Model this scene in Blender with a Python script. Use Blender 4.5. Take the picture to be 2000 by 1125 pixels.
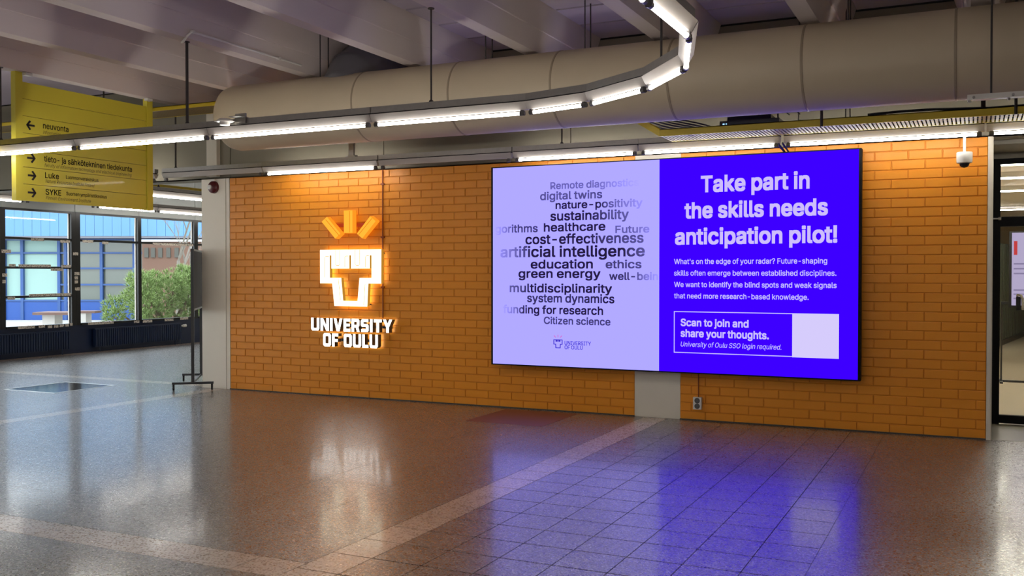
import bpy, bmesh, math, random, mathutils
from mathutils import Vector, Matrix
random.seed(7)
for o in list(bpy.data.objects): bpy.data.objects.remove(o)
SC = bpy.context.scene
COL = SC.collection

# ------------------------------------------------------------------ camera
cam_d = bpy.data.cameras.new('camera'); cam = bpy.data.objects.new('camera', cam_d); COL.objects.link(cam)
YAW, PITCH = math.radians(25.63), math.radians(0.896)
fw = Vector((-math.sin(YAW)*math.cos(PITCH), math.cos(YAW)*math.cos(PITCH), -math.sin(PITCH)))
rt = Vector((math.cos(YAW), math.sin(YAW), 0)); up = rt.cross(fw)
M = Matrix((rt, up, -fw)).transposed().to_4x4(); M.translation = Vector((0, 0, 1.6))
cam.matrix_world = M
cam_d.sensor_width = 36; cam_d.lens = 1886/2000*36; cam_d.clip_end = 300; cam_d.clip_start = .05
SC.camera = cam
# ------------------------------------------------------------------ world + exposure
W = bpy.data.worlds.new('world'); SC.world = W; W.use_nodes = True
nt = W.node_tree; bg = nt.nodes['Background']
SKY_STRENGTH = 5.0
tc = nt.nodes.new('ShaderNodeTexCoord'); sx = nt.nodes.new('ShaderNodeSeparateXYZ')
rp = nt.nodes.new('ShaderNodeValToRGB')
nt.links.new(tc.outputs['Generated'], sx.inputs[0]); nt.links.new(sx.outputs['Z'], rp.inputs[0])
rp.color_ramp.elements[0].position = 0; rp.color_ramp.elements[0].color = (.93, .96, 1, 1)
rp.color_ramp.elements[1].position = .8; rp.color_ramp.elements[1].color = (.86, .92, 1, 1)
nt.links.new(rp.outputs[0], bg.inputs[0]); bg.inputs[1].default_value = SKY_STRENGTH
SC.view_settings.view_transform = 'Standard'; SC.view_settings.look = 'None'
SC.view_settings.gamma = 1; SC.view_settings.use_curve_mapping = False
SC.view_settings.exposure = 0.0
TUBE_STRENGTH = 34.0
SCREEN = 1.0

# ------------------------------------------------------------------ materials
def srgb(r, g, b):
    f = lambda c: (c/255/12.92) if c/255 <= .04045 else ((c/255+.055)/1.055)**2.4
    return (f(r), f(g), f(b), 1)
MATS = {}
def mat(name, col, rough=.6, metal=0, noise=0, nscale=20, bump=0, bscale=60, spec=.5, ior=None, coat=0, coat_r=.05):
    if name in MATS: return MATS[name]
    m = bpy.data.materials.new(name); m.use_nodes = True; n = m.node_tree; b = n.nodes['Principled BSDF']
    b.inputs['Base Color'].default_value = col; b.inputs['Roughness'].default_value = rough
    b.inputs['Metallic'].default_value = metal; b.inputs['Specular IOR Level'].default_value = spec
    if ior: b.inputs['IOR'].default_value = ior
    b.inputs['Coat Weight'].default_value = coat; b.inputs['Coat Roughness'].default_value = coat_r
    t = n.nodes.new('ShaderNodeTexCoord')
    if noise:
        tx = n.nodes.new('ShaderNodeTexNoise'); tx.inputs['Scale'].default_value = nscale; tx.inputs['Detail'].default_value = 4
        n.links.new(t.outputs['Object'], tx.inputs['Vector'])
        mx = n.nodes.new('ShaderNodeMix'); mx.data_type = 'RGBA'
        mx.inputs['A'].default_value = tuple(c*(1-noise) for c in col[:3])+(1,)
        mx.inputs['B'].default_value = tuple(min(1, c*(1+noise)) for c in col[:3])+(1,)
        n.links.new(tx.outputs['Fac'], mx.inputs['Factor']); n.links.new(mx.outputs['Result'], b.inputs['Base Color'])
    if bump:
        tb = n.nodes.new('ShaderNodeTexNoise'); tb.inputs['Scale'].default_value = bscale; tb.inputs['Detail'].default_value = 5
        n.links.new(t.outputs['Object'], tb.inputs['Vector'])
        bp = n.nodes.new('ShaderNodeBump'); bp.inputs['Strength'].default_value = bump; bp.inputs['Distance'].default_value = .003
        n.links.new(tb.outputs['Fac'], bp.inputs['Height']); n.links.new(bp.outputs[0], b.inputs['Normal'])
    MATS[name] = m; return m
def emit(name, col, s=1.0, back=None):
    if name in MATS: return MATS[name]
    m = bpy.data.materials.new(name); m.use_nodes = True; n = m.node_tree; n.nodes.clear()
    o = n.nodes.new('ShaderNodeOutputMaterial'); e = n.nodes.new('ShaderNodeEmission')
    e.inputs[0].default_value = col; e.inputs[1].default_value = s
    n.links.new(e.outputs[0], o.inputs[0]); MATS[name] = m; return m
def glass(name, tint=(1, 1, 1, 1), refl=1.0):
    if name in MATS: return MATS[name]
    m = bpy.data.materials.new(name); m.use_nodes = True; n = m.node_tree; n.nodes.clear()
    o = n.nodes.new('ShaderNodeOutputMaterial'); t = n.nodes.new('ShaderNodeBsdfTransparent'); g = n.nodes.new('ShaderNodeBsdfGlossy')
    t.inputs[0].default_value = tint; g.inputs['Roughness'].default_value = .02
    f = n.nodes.new('ShaderNodeFresnel'); f.inputs[0].default_value = 1.5
    mu = n.nodes.new('ShaderNodeMath'); mu.operation = 'MULTIPLY'; mu.inputs[1].default_value = refl
    mx = n.nodes.new('ShaderNodeMixShader')
    ge = n.nodes.new('ShaderNodeNewGeometry'); su = n.nodes.new('ShaderNodeMath'); su.operation = 'SUBTRACT'; su.inputs[0].default_value = 1
    m2 = n.nodes.new('ShaderNodeMath'); m2.operation = 'MULTIPLY'     # reflect on the outer faces of the pane only
    n.links.new(ge.outputs['Backfacing'], su.inputs[1]); n.links.new(su.outputs[0], m2.inputs[0]); n.links.new(mu.outputs[0], m2.inputs[1])
    n.links.new(f.outputs[0], mu.inputs[0]); n.links.new(m2.outputs[0], mx.inputs[0]); n.links.new(t.outputs[0], mx.inputs[1])
    n.links.new(g.outputs[0], mx.inputs[2]); n.links.new(mx.outputs[0], o.inputs[0]); MATS[name] = m; return m
def terrazzo(name, base, chip, dark, scale=75, chipamt=.5):
    m = bpy.data.materials.new(name); m.use_nodes = True; n = m.node_tree; b = n.nodes['Principled BSDF']
    g = n.nodes.new('ShaderNodeNewGeometry')
    v = n.nodes.new('ShaderNodeTexVoronoi'); v.inputs['Scale'].default_value = scale
    n.links.new(g.outputs['Position'], v.inputs['Vector'])
    s = n.nodes.new('ShaderNodeSeparateColor'); n.links.new(v.outputs['Color'], s.inputs[0])
    r = n.nodes.new('ShaderNodeValToRGB'); cr = r.color_ramp; cr.interpolation = 'CONSTANT'
    cr.elements[0].position = 0; cr.elements[0].color = dark
    cr.elements[1].position = .30; cr.elements[1].color = base
    e = cr.elements.new(1-chipamt*.62); e.color = tuple(.5*(a+c) for a, c in zip(base, chip))
    e = cr.elements.new(1-chipamt*.28); e.color = chip
    n.links.new(s.outputs[0], r.inputs[0])
    # cement matrix between chips
    v2 = n.nodes.new('ShaderNodeTexVoronoi'); v2.feature = 'DISTANCE_TO_EDGE'; v2.inputs['Scale'].default_value = scale
    n.links.new(g.outputs['Position'], v2.inputs['Vector'])
    c = n.nodes.new('ShaderNodeMath'); c.operation = 'LESS_THAN'; c.inputs[1].default_value = .06
    n.links.new(v2.outputs['Distance'], c.inputs[0])
    mx = n.nodes.new('ShaderNodeMix'); mx.data_type = 'RGBA'; mx.inputs['B'].default_value = base
    n.links.new(c.outputs[0], mx.inputs['Factor']); n.links.new(r.outputs[0], mx.inputs['A'])
    # worn patches
    nz = n.nodes.new('ShaderNodeTexNoise'); nz.inputs['Scale'].default_value = 1.3; nz.inputs['Detail'].default_value = 5
    n.links.new(g.outputs['Position'], nz.inputs['Vector'])
    mr = n.nodes.new('ShaderNodeMapRange'); mr.inputs['From Min'].default_value = .3; mr.inputs['From Max'].default_value = .7
    mr.inputs['To Min'].default_value = .82; mr.inputs['To Max'].default_value = 1.15
    n.links.new(nz.outputs['Fac'], mr.inputs['Value'])
    hs = n.nodes.new('ShaderNodeHueSaturation'); n.links.new(mx.outputs['Result'], hs.inputs['Color']); n.links.new(mr.outputs[0], hs.inputs['Value'])
    n.links.new(hs.outputs[0], b.inputs['Base Color'])
    rr = n.nodes.new('ShaderNodeMapRange'); rr.inputs['To Min'].default_value = FLOOR_R[0]; rr.inputs['To Max'].default_value = FLOOR_R[1]
    n.links.new(s.outputs[1], rr.inputs['Value']); n.links.new(rr.outputs[0], b.inputs['Roughness'])
    sl_ = n.nodes.new('ShaderNodeMapRange'); sl_.inputs['To Min'].default_value = .22; sl_.inputs['To Max'].default_value = .72
    n.links.new(s.outputs[2], sl_.inputs['Value']); n.links.new(sl_.outputs[0], b.inputs['Specular IOR Level'])
    b.inputs['IOR'].default_value = FLOOR_IOR
    b.inputs['Coat Weight'].default_value = FLOOR_COAT; b.inputs['Coat Roughness'].default_value = .11; b.inputs['Coat IOR'].default_value = 1.6
    MATS[name] = m; return m
FLOOR_R = (.24, .38); FLOOR_IOR = 3.0; FLOOR_COAT = .35

m_brick = mat('orange_paint', srgb(232, 146, 22), .45, noise=.06, nscale=3, bump=.25, bscale=90)
m_mortar = mat('orange_paint_joint', srgb(214, 130, 20), .6, bump=.3, bscale=90)
m_conc = mat('painted_concrete', srgb(222, 214, 197), .6, noise=.04, nscale=2, bump=.15, bscale=40)
m_beam = mat('ceiling_paint', srgb(208, 196, 192), .75, noise=.05, nscale=2, bump=.2, bscale=30)
m_slab = mat('ceiling_panel_violet_spill', srgb(184, 172, 186), .8, noise=.05, nscale=2, bump=.3, bscale=30)  # violet spill from the screen is tinted into the panel colour
m_upper = mat('upper_wall_paint', srgb(136, 129, 112), .65, noise=.05, nscale=1.5)
m_dark = mat('dark_gap', srgb(30, 28, 28), .9)
m_black = mat('black_powder_coat', srgb(14, 15, 18), .35)
m_navy = mat('navy_paint', srgb(14, 32, 66), .45)
m_rad = mat('radiator_navy', srgb(18, 36, 70), .4)
m_galv = mat('galvanised_steel', srgb(150, 146, 142), .42, .7, noise=.12, nscale=25)
m_white = mat('white_enamel', srgb(225, 222, 215), .35)
m_refl = mat('reflector_white', srgb(196, 188, 182), .3)
m_holder = mat('lamp_holder_grey', srgb(90, 86, 84), .4)
m_rod = mat('dark_steel_rod', srgb(60, 54, 52), .5, .3)
m_duct = mat('duct_cladding', srgb(190, 174, 148), .55, noise=.05, nscale=3)
m_duct_seam = mat('duct_seam', srgb(150, 134, 112), .5)
m_elbow = mat('spiral_duct_steel', srgb(112, 110, 114), .35, .4)
m_yellow = mat('yellow_paint', srgb(204, 178, 44), .45, noise=.04, nscale=5)
m_sign = mat('sign_yellow', srgb(212, 198, 60), .42, coat=.08)
m_ink = mat('black_ink', srgb(18, 16, 14), .5)
m_ink2 = mat('grey_ink', srgb(78, 70, 40), .5)
m_tray = mat('tray_rung', srgb(122, 104, 58), .6)
m_cable = mat('grey_cable', srgb(84, 84, 92), .5)
m_cableb = mat('black_cable', srgb(20, 20, 24), .5)
m_red = mat('alarm_red', srgb(86, 12, 18), .35)
m_board = mat('charcoal_board', srgb(48, 46, 54), .6)
m_stand = mat('stand_grey_steel', srgb(70, 72, 76), .4, .5)
m_glass = glass('window_glass', (.97, 1, 1, 1), 1.0)
m_dglass = glass('door_glass', (.9, .92, .92, 1), .8)
m_paper = mat('paper', srgb(212, 202, 190), .8)
m_tube = emit('fluorescent_tube', (1, .965, .90, 1), TUBE_STRENGTH)
m_mblack = mat('matt_black', srgb(12, 12, 14), .75, spec=.2)
m_conduit = mat('conduit_orange', srgb(150, 70, 24), .5)
m_mat_brown = mat('brown_entrance_mat', srgb(112, 52, 34), .45, noise=.15, nscale=60, ior=1.6)
m_tile = terrazzo('brown_terrazzo', srgb(76, 64, 57), srgb(150, 138, 126), srgb(40, 34, 32), 100, .42)
m_tile_l = terrazzo('pale_terrazzo', srgb(172, 150, 130), srgb(182, 162, 144), srgb(150, 127, 108), 95, .35)
m_thr = mat('threshold_stone', srgb(120, 116, 104), .3, noise=.1, nscale=40)
m_grout = mat('grout', srgb(58, 46, 42), .7)

# ------------------------------------------------------------------ mesh helpers
class MB:
    def __init__(s): s.v = []; s.f = []; s.m = []
    def poly(s, pts, mi=0):
        i = len(s.v); s.v += [tuple(p) for p in pts]; s.f.append(tuple(range(i, i+len(pts)))); s.m.append(mi); return s
    def box(s, a, b, mi=0):
        x0, y0, z0 = a; x1, y1, z1 = b
        x0, x1 = min(x0, x1), max(x0, x1); y0, y1 = min(y0, y1), max(y0, y1); z0, z1 = min(z0, z1), max(z0, z1)
        i = len(s.v)
        s.v += [(x0, y0, z0), (x1, y0, z0), (x1, y1, z0), (x0, y1, z0), (x0, y0, z1), (x1, y0, z1), (x1, y1, z1), (x0, y1, z1)]
        for q in ((0, 3, 2, 1), (4, 5, 6, 7), (0, 1, 5, 4), (1, 2, 6, 5), (2, 3, 7, 6), (3, 0, 4, 7)):
            s.f.append(tuple(i+k for k in q)); s.m.append(mi)
        return s
    def obox(s, p0, p1, w, z0, z1, ext=0, mi=0, w2=None):
        """box along the XY line p0-p1, width w (bottom) / w2 (top), from z0 to z1"""
        w2 = w2 or w
        p0, p1 = Vector(p0), Vector(p1); d = (p1-p0).normalized(); n = Vector((-d.y, d.x)); a = p0-d*ext; b = p1+d*ext
        i = len(s.v)
        for z, ww in ((z0, w), (z1, w2)):
            for q in (a-n*ww/2, b-n*ww/2, b+n*ww/2, a+n*ww/2): s.v.append((q.x, q.y, z))
        for q in ((0, 3, 2, 1), (4, 5, 6, 7), (0, 1, 5, 4), (1, 2, 6, 5), (2, 3, 7, 6), (3, 0, 4, 7)):
            s.f.append(tuple(i+k for k in q)); s.m.append(mi)
        return s
    def tube(s, p0, p1, r, r1=None, n=12, cap=True, mi=0):
        r1 = r if r1 is None else r1
        p0, p1 = Vector(p0), Vector(p1); d = (p1-p0).normalized()
        a = d.cross(Vector((0, 0, 1)));
        if a.length < 1e-3: a = Vector((1, 0, 0))
        a.normalize(); b = d.cross(a); i = len(s.v)
        for p, rr in ((p0, r), (p1, r1)):
            for k in range(n):
                t = 2*math.pi*k/n; s.v.append(tuple(p+a*rr*math.cos(t)+b*rr*math.sin(t)))
        for k in range(n):
            s.f.append((i+k, i+(k+1) % n, i+n+(k+1) % n, i+n+k)); s.m.append(mi)
        if cap: s.f.append(tuple(i+k for k in reversed(range(n)))); s.m.append(mi); s.f.append(tuple(i+n+k for k in range(n))); s.m.append(mi)
        return s
    def path(s, pts, r, n=8, mi=0, radii=None):
        pts = [Vector(p) for p in pts]; i = len(s.v); L = len(pts)
        ref = Vector((0, 0, 1)); a = None
        for k, p in enumerate(pts):
            d = (pts[min(k+1, L-1)]-pts[max(k-1, 0)]).normalized()
            if a is None:
                a = d.cross(ref)
                if a.length < 1e-3: a = Vector((1, 0, 0))
            a = (a-d*a.dot(d)).normalized(); b = d.cross(a); rr = radii[k] if radii else r
            for j in range(n):
                t = 2*math.pi*j/n; s.v.append(tuple(p+a*rr*math.cos(t)+b*rr*math.sin(t)))
        for k in range(L-1):
            for j in range(n):
                s.f.append((i+k*n+j, i+k*n+(j+1) % n, i+(k+1)*n+(j+1) % n, i+(k+1)*n+j)); s.m.append(mi)
        s.f.append(tuple(i+j for j in reversed(range(n)))); s.m.append(mi)
        s.f.append(tuple(i+(L-1)*n+j for j in range(n))); s.m.append(mi)
        return s
    def lathe(s, prof, c, axis='z', n=24, mi=0):
        """profile of (r, h) about axis through c"""
        i = len(s.v); c = Vector(c)
        for r, h in prof:
            for k in range(n):
                t = 2*math.pi*k/n; x, y = r*math.cos(t), r*math.sin(t)
                s.v.append(tuple(c+(Vector((x, y, h)) if axis == 'z' else Vector((x, h, y)) if axis == 'y' else Vector((h, x, y)))))
        for q in range(len(prof)-1):
            for k in range(n):
                s.f.append((i+q*n+k, i+q*n+(k+1) % n, i+(q+1)*n+(k+1) % n, i+(q+1)*n+k)); s.m.append(mi)
        return s
    def mesh(s, name, mats, smooth=None, fix=True):
        me = bpy.data.meshes.new(name); me.from_pydata(s.v, [], s.f)
        mats = mats if isinstance(mats, (list, tuple)) else [mats]
        for m in mats: me.materials.append(m)
        if len(mats) > 1: me.polygons.foreach_set('material_index', s.m)
        if fix:
            bm = bmesh.new(); bm.from_mesh(me); bmesh.ops.recalc_face_normals(bm, faces=bm.faces); bm.to_mesh(me); bm.free()
        if smooth:
            me.polygons.foreach_set('use_smooth', [True]*len(me.polygons)); me.set_sharp_from_angle(angle=math.radians(smooth))
        me.update(); return me
    def obj(s, name, mats, parent=None, smooth=None, fix=True): return link(name, s.mesh(name, mats, smooth, fix), parent)
def link(name, me, parent=None, loc=None):
    o = bpy.data.objects.new(name, me); COL.objects.link(o)
    if parent is not None:
        o.parent = parent; o.matrix_parent_inverse = parent_world(parent).inverted()
    if loc is not None: o.location = loc
    return o
def parent_world(p):
    m = Matrix.LocRotScale(p.location, p.rotation_euler, p.scale)
    if p.parent: return parent_world(p.parent) @ p.matrix_parent_inverse @ m
    return m
def thing(name, label, cat, loc=(0, 0, 0), group=None):
    o = bpy.data.objects.new(name, None); COL.objects.link(o); o.location = loc; o.empty_display_size = .1
    return tag(o, label, cat, group)
def tag(o, label, cat, group=None):
    o['label'] = label; o['category'] = cat
    if group: o['group'] = group
    return o
def struct(o): o['kind'] = 'structure'; return o
def stuff(o): o['kind'] = 'stuff'; return o
def rename_copy(o, parent=None, delta=Vector((0, 0, 0))):
    c = o.copy(); COL.objects.link(c)
    if parent: c.parent = parent
    return c

# text -------------------------------------------------------------
import os
FONT = None
try:                                  # the sans face bundled with Blender, else its built-in one
    FONT = bpy.data.fonts.load(os.path.join(bpy.utils.system_resource('DATAFILES'), 'fonts', 'Inter.woff2'))
except Exception: pass
def glyphs(text, bold=0, shear=0, space=1.0):
    cu = bpy.data.curves.new('t', 'FONT'); cu.body = text; cu.size = 1; cu.font = FONT or cu.font; cu.shear = shear; cu.resolution_u = 3
    cu.space_character = space; cu.space_word = .9
    ob = bpy.data.objects.new('t', cu); COL.objects.link(ob)
    dg = bpy.context.evaluated_depsgraph_get(); c2 = ob.to_curve(dg)
    loops = []
    for sp in c2.splines:                       # sample every contour
        pts = []; bp = sp.bezier_points; n = len(bp)
        for k in range(n):
            a, b = bp[k], bp[(k+1) % n]; d = b.co-a.co
            flat = abs((a.handle_right-a.co).cross(d).z) < 1e-4*max(d.length, 1e-6)+1e-7 and abs((b.handle_left-b.co).cross(d).z) < 1e-4*max(d.length, 1e-6)+1e-7
            pts += [a.co.copy()] if flat else [p.copy() for p in mathutils.geometry.interpolate_bezier(a.co, a.handle_right, b.handle_left, b.co, 5)[:-1]]
        q = []
        for p in pts:
            if not q or (p-q[-1]).length > 1e-5: q.append(p)
        if len(q) > 2: loops.append((q, .5*sum(q[k-1].x*q[k].y-q[k].x*q[k-1].y for k in range(len(q)))))
    ob.to_curve_clear(); bpy.data.objects.remove(ob); bpy.data.curves.remove(cu)
    sign = math.copysign(1, max(loops, key=lambda l: abs(l[1]))[1])
    def inside(p, lp):
        r = False
        for k in range(len(lp)):
            a, b = lp[k-1], lp[k]
            if (a.y > p.y) != (b.y > p.y) and p.x < (b.x-a.x)*(p.y-a.y)/(b.y-a.y)+a.x: r = not r
        return r
    outer = [[l] for l, a in loops if a*sign > 0]
    for l, a in loops:
        if a*sign < 0:
            for g in outer:
                if inside(l[0], g[0]): g.append(l)
    v, f = [], []
    for g in outer:                             # overlapping outer contours are filled one by one, so strokes unite
        i = len(v); v += [(p.x, p.y) for l in g for p in l]
        f += [tuple(i+k for k in t) for t in mathutils.geometry.tessellate_polygon(g)]
    return v, f
ASC = None
def text_on(text, name, parent, mats, h0, h1, base, asc, place, bold=0, shear=0, label=None, alpha=None):
    """text spanning h0..h1 horizontally, baseline/ascender height vertical; place(h, v) -> 3-D point"""
    global ASC
    if ASC is None: ASC = max(y for x, y in glyphs('d')[0])
    v0, f0 = glyphs(text, 0, shear, 1.0); v, f = [], []
    for dx, dy in (((-1, -1), (1, -1), (1, 1), (-1, 1)) if bold else ((0, 0),)):      # heavier weight: the outline thickened by overlaid shifts
        i = len(v); v += [(x+dx*bold*.8, y+dy*bold*.8) for x, y in v0]; f += [tuple(i+k for k in q) for q in f0]
    xa, xb = min(x for x, y in v), max(x for x, y in v)
    sx_ = (h1-h0)/(xb-xa); sy = asc/(ASC+bold)
    pts = [place(h0+(x-xa)*sx_, base+y*sy) for x, y in v]
    me = bpy.data.meshes.new(name); me.from_pydata([tuple(p) for p in pts], [], f); me.materials.append(mats)
    if alpha:
        at = me.color_attributes.new('ink', 'FLOAT_COLOR', 'POINT')
        for i, (x, y) in enumerate(v):
            a = alpha((x-xa)/(xb-xa)); at.data[i].color = (a, a, a, 1)
    me.update(); o = link(name, me, parent)
    if label: o['label'] = label
    return o
def outline_prism(loops, y0, y1, mi_side=0):
    """extrude XZ loops (first outer, others holes) between y0 (front) and y1 (back)"""
    cu = bpy.data.curves.new('o', 'CURVE'); cu.dimensions = '2D'; cu.fill_mode = 'BOTH'
    for lp in loops:
        sp = cu.splines.new('POLY'); sp.points.add(len(lp)-1); sp.use_cyclic_u = True
        for p, (x, z) in zip(sp.points, lp): p.co = (x, z, 0, 1)
    cu.extrude = (y1-y0)/2
    ob = bpy.data.objects.new('o', cu); COL.objects.link(ob)
    dg = bpy.context.evaluated_depsgraph_get(); me = bpy.data.meshes.new_from_object(ob.evaluated_get(dg))
    mb = MB(); mid = (y0+y1)/2
    mb.v = [(p.co.x, mid-p.co.z, p.co.y) for p in me.vertices]; mb.f = [tuple(p.vertices) for p in me.polygons]
    mb.m = [0 if abs(p.normal.z) > .5 else 1 for p in me.polygons]
    bpy.data.objects.remove(ob); bpy.data.curves.remove(cu); bpy.data.meshes.remove(me)
    return mb

# ------------------------------------------------------------------ room shell
D = 10.30                         # front plane of the orange brick wall
XL, XR = -9.24, 0.10              # ends of the brickwork
XWIN = -16.17                     # window wall plane
YB = 18.5                         # back of the side bay
ZS, ZB = 4.25, 3.82               # slab and beam undersides

# floor: base slab, then tiles
fl = struct(MB().box((XWIN-.3, -6, -.3), (8, YB, -.010)).obj('floor', m_grout))
PITCH_T = .32
def tile_mesh(w, d, mt, gap, gy=None):
    gy = gy or gap
    return MB().box((gap/2, gy/2, -.0099), (w-gap/2, d-gy/2, 0)).mesh('tile', mt)
tiles = []
meshes_t = {'b': tile_mesh(.32, .32, m_tile, .0055, .010), 's': tile_mesh(.27, .32, m_tile_l, .005, .009), 'c': tile_mesh(.313, .27, m_tile_l, .005, .007)}
big = []                                      # (x, y, w, d, kind)
for i in range(7):
    for j in range(22): big.append((-3.04+.32*i, 3.28+.32*j-.04, .32, .32, 'b'))
for j in range(22): big.append((-3.31, 3.24+.32*j, .27, .32, 's'))
for i in range(18): big.append((-3.31-.313*(i+1), 4.02, .313, .27, 'c'))
for k in big: link('tile', meshes_t[k[4]], fl, (k[0], k[1], 0))
# the rest of the terrazzo, joints too fine to pick apart
rest = MB()
def fill(x0, x1, y0, y1, px, py, g=.004):
    nx, ny = max(1, round((x1-x0)/px)), max(1, round((y1-y0)/py)); ax, ay = (x1-x0)/nx, (y1-y0)/ny
    for i in range(nx):
        for j in range(ny):
            rest.box((x0+i*ax+g/2, y0+j*ay+g/2, -.0099), (x0+(i+1)*ax-g/2, y0+(j+1)*ay-g/2, 0))
YT = 3.24+22*.32                              # 10.28
fill(-3.31, -.8, YT, D, 5, 1)
fill(-.8, 8, 3.24, D, 1.6, 1.6, .0005)
fill(-3.31, 8, -6, 3.24, 1.28, 1.28)
nearL = MB()
xc = -3.31-.313*18
fill(xc, -3.31, 4.29, D, .626, .626); fill(xc, -3.31, -6, 4.02, .626, .626)
fill(XWIN, xc, -6, D, .97, .97, .0008)
fill(XWIN, -9.74, D, YB, 1.0, 1.0, .0008)
r_ = stuff(rest.obj('terrazzo_tiles', m_tile, fl, fix=False))
# pale inlays in the left part of the floor
MB().box((-9.52, 4.3, -.005), (-9.30, 10.2, .0004)).obj('inlay_strip', m_tile_l, fl)
MB().box((-16.0, 10.38, -.005), (-9.76, 10.58, .0004)).obj('inlay_strip', m_tile_l, fl)
MB().box((XWIN+.02, 4, -.005), (XWIN+.30, YB-.2, .0006)).obj('inlay_strip', m_tile_l, fl)
o = MB().box((-4.96, 9.17, -.004), (-4.055, 10.16, .002)); tag(o.obj('floor_mat', m_mat_brown), 'flat reddish brown square mat on the floor below the left half of the screen', 'mat')
fh = thing('floor_hatch', 'square metal-framed floor hatch reflecting daylight near the windows', 'hatch', (-11.5, 9.4, 0))
MB().box((-11.99, 8.94, -.004), (-11.05, 9.90, .001)).obj('hatch_plate', mat('hatch_plate', srgb(120, 118, 112), .12, .6), fh)
f_ = MB()
for a, b in (((-12.02, 8.91), (-11.02, 8.94)), ((-12.02, 9.90), (-11.02, 9.93)), ((-12.02, 8.94), (-11.99, 9.90)), ((-11.05, 8.94), (-11.02, 9.90))):
    f_.box((a[0], a[1], -.004), (b[0], b[1], .003))
f_.obj('hatch_frame', mat('hatch_frame', srgb(200, 200, 196), .3, .9), fh)

# walls
wb = struct(MB().box((XL, D+.004, 0), (-3.42, D+.25, 2.90)).box((-2.90, D+.004, 0), (XR, D+.25, 2.90)).obj('wall_back', m_mortar))
pil = MB().box((-3.42, D-.004, 0), (-2.90, D+.25, 2.90)).obj('pilaster', m_conc, wb)
MB().box((XL, D-.022, 0), (-3.42, D-.009, .012)).box((-2.9, D-.022, 0), (XR, D-.009, .012)).obj('floor_seal', mat('seal_grey', srgb(70, 66, 62), .6), wb)
BL, BH, J = .31, 2.90/31, .009
def brick_mesh(L, H, v):
    m = MB(); c = .0035; f = -.0085
    t = [(random.uniform(-.0012, .0012)) for _ in range(4)] if v else [0]*4
    o_ = [(0, 0, 0), (L, 0, 0), (L, 0, H), (0, 0, H)]; a = [(0, f+c, 0), (L, f+c, 0), (L, f+c, H), (0, f+c, H)]
    b = [(c, f+t[0], c), (L-c, f+t[1], c), (L-c, f+t[2], H-c), (c, f+t[3], H-c)]
    m.v = o_+a+b
    for k in range(4):
        n = (k+1) % 4; m.f += [(k, n, 4+n, 4+k), (4+k, 4+n, 8+n, 8+k)]
    m.f.append((8, 9, 10, 11)); m.m = [0]*9
    return m
full = [brick_mesh(BL-J, BH-J, 1).mesh('brick', m_brick) for _ in range(8)]
bricks = []
for r in range(31):
    z = r*BH
    off = (-9.13 if r % 2 == 0 else -8.975)+J/2
    k0 = off-BL
    for (a, b) in ((XL, -3.42), (-2.90, XR)):
        x = k0
        while x < b:
            x0, x1 = max(x, a+.002), min(x+BL-J, b-.002)
            if x1-x0 > .02: bricks.append((x0, x1, z+J/2, x1-x0 < BL-J-.002))
            x += BL
hidden = lambda q: q[0] > -5.05 and q[1] < -1.12 and q[2] > .6 and q[2] < 2.7
vis = sorted([q for q in bricks if not hidden(q)], key=lambda q: -(q[0]+q[1]))
single = vis[:300]; others = vis[300:]+[q for q in bricks if hidden(q)]
part_cache = {}
for x0, x1, z, part in single:
    if part:
        key = round(x1-x0, 3)
        if key not in part_cache: part_cache[key] = brick_mesh(x1-x0, BH-J, 1).mesh('brick', m_brick)
        me = part_cache[key]
    else: me = random.choice(full)
    link('brick', me, wb, (x0, D+.004, z))
rb = MB()
for x0, x1, z, part in others:
    m = brick_mesh(x1-x0, BH-J, 1); i = len(rb.v)
    rb.v += [(v[0]+x0, v[1]+D+.004, v[2]+z) for v in m.v]; rb.f += [tuple(i+k for k in f) for f in m.f]; rb.m += m.m
stuff(rb.obj('bricks_far', m_brick, wb, fix=False))
# column at the left end, white corner trim at the right end
struct(MB().box((-9.74, D-.01, 0), (-9.31, D+.42, 2.90)).box((-9.30, D-.008, 0), (-9.243, D+.25, 2.90)).obj('trim_1', mat('column_paint', srgb(238, 230, 214), .6, noise=.03, nscale=2)))
struct(MB().box((.102, D-.012, 0), (.142, D+.02, 2.90)).box((.120, D+.022, 0), (.150, 11.36, 2.90)).obj('trim_2', m_conc))
# upper wall: concrete panels over the brickwork, running left over the side bay
wu = struct(MB().box((XWIN, D+.06, 2.905), (8, D+.30, ZS)).obj('wall_upper', m_dark))
xs = [XWIN+.02, -14.2, -11.72, -9.24, -6.742, -4.2, -1.66, .84, 3.3, 5.8, 7.98]
for a, b in zip(xs[:-1], xs[1:]):
    MB().box((a+.006, D+.012, 2.903), (b-.006, D+.055, ZS-.02)).box((a+.006, D+.012, 2.903), (b-.006, D+.32, 2.915)).obj('wall_panel', m_upper, wu)
MB().box((-9.60, D-.06, 2.93), (-9.42, D+.01, 3.8)).obj('column_casing', m_conc, wu)
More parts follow.
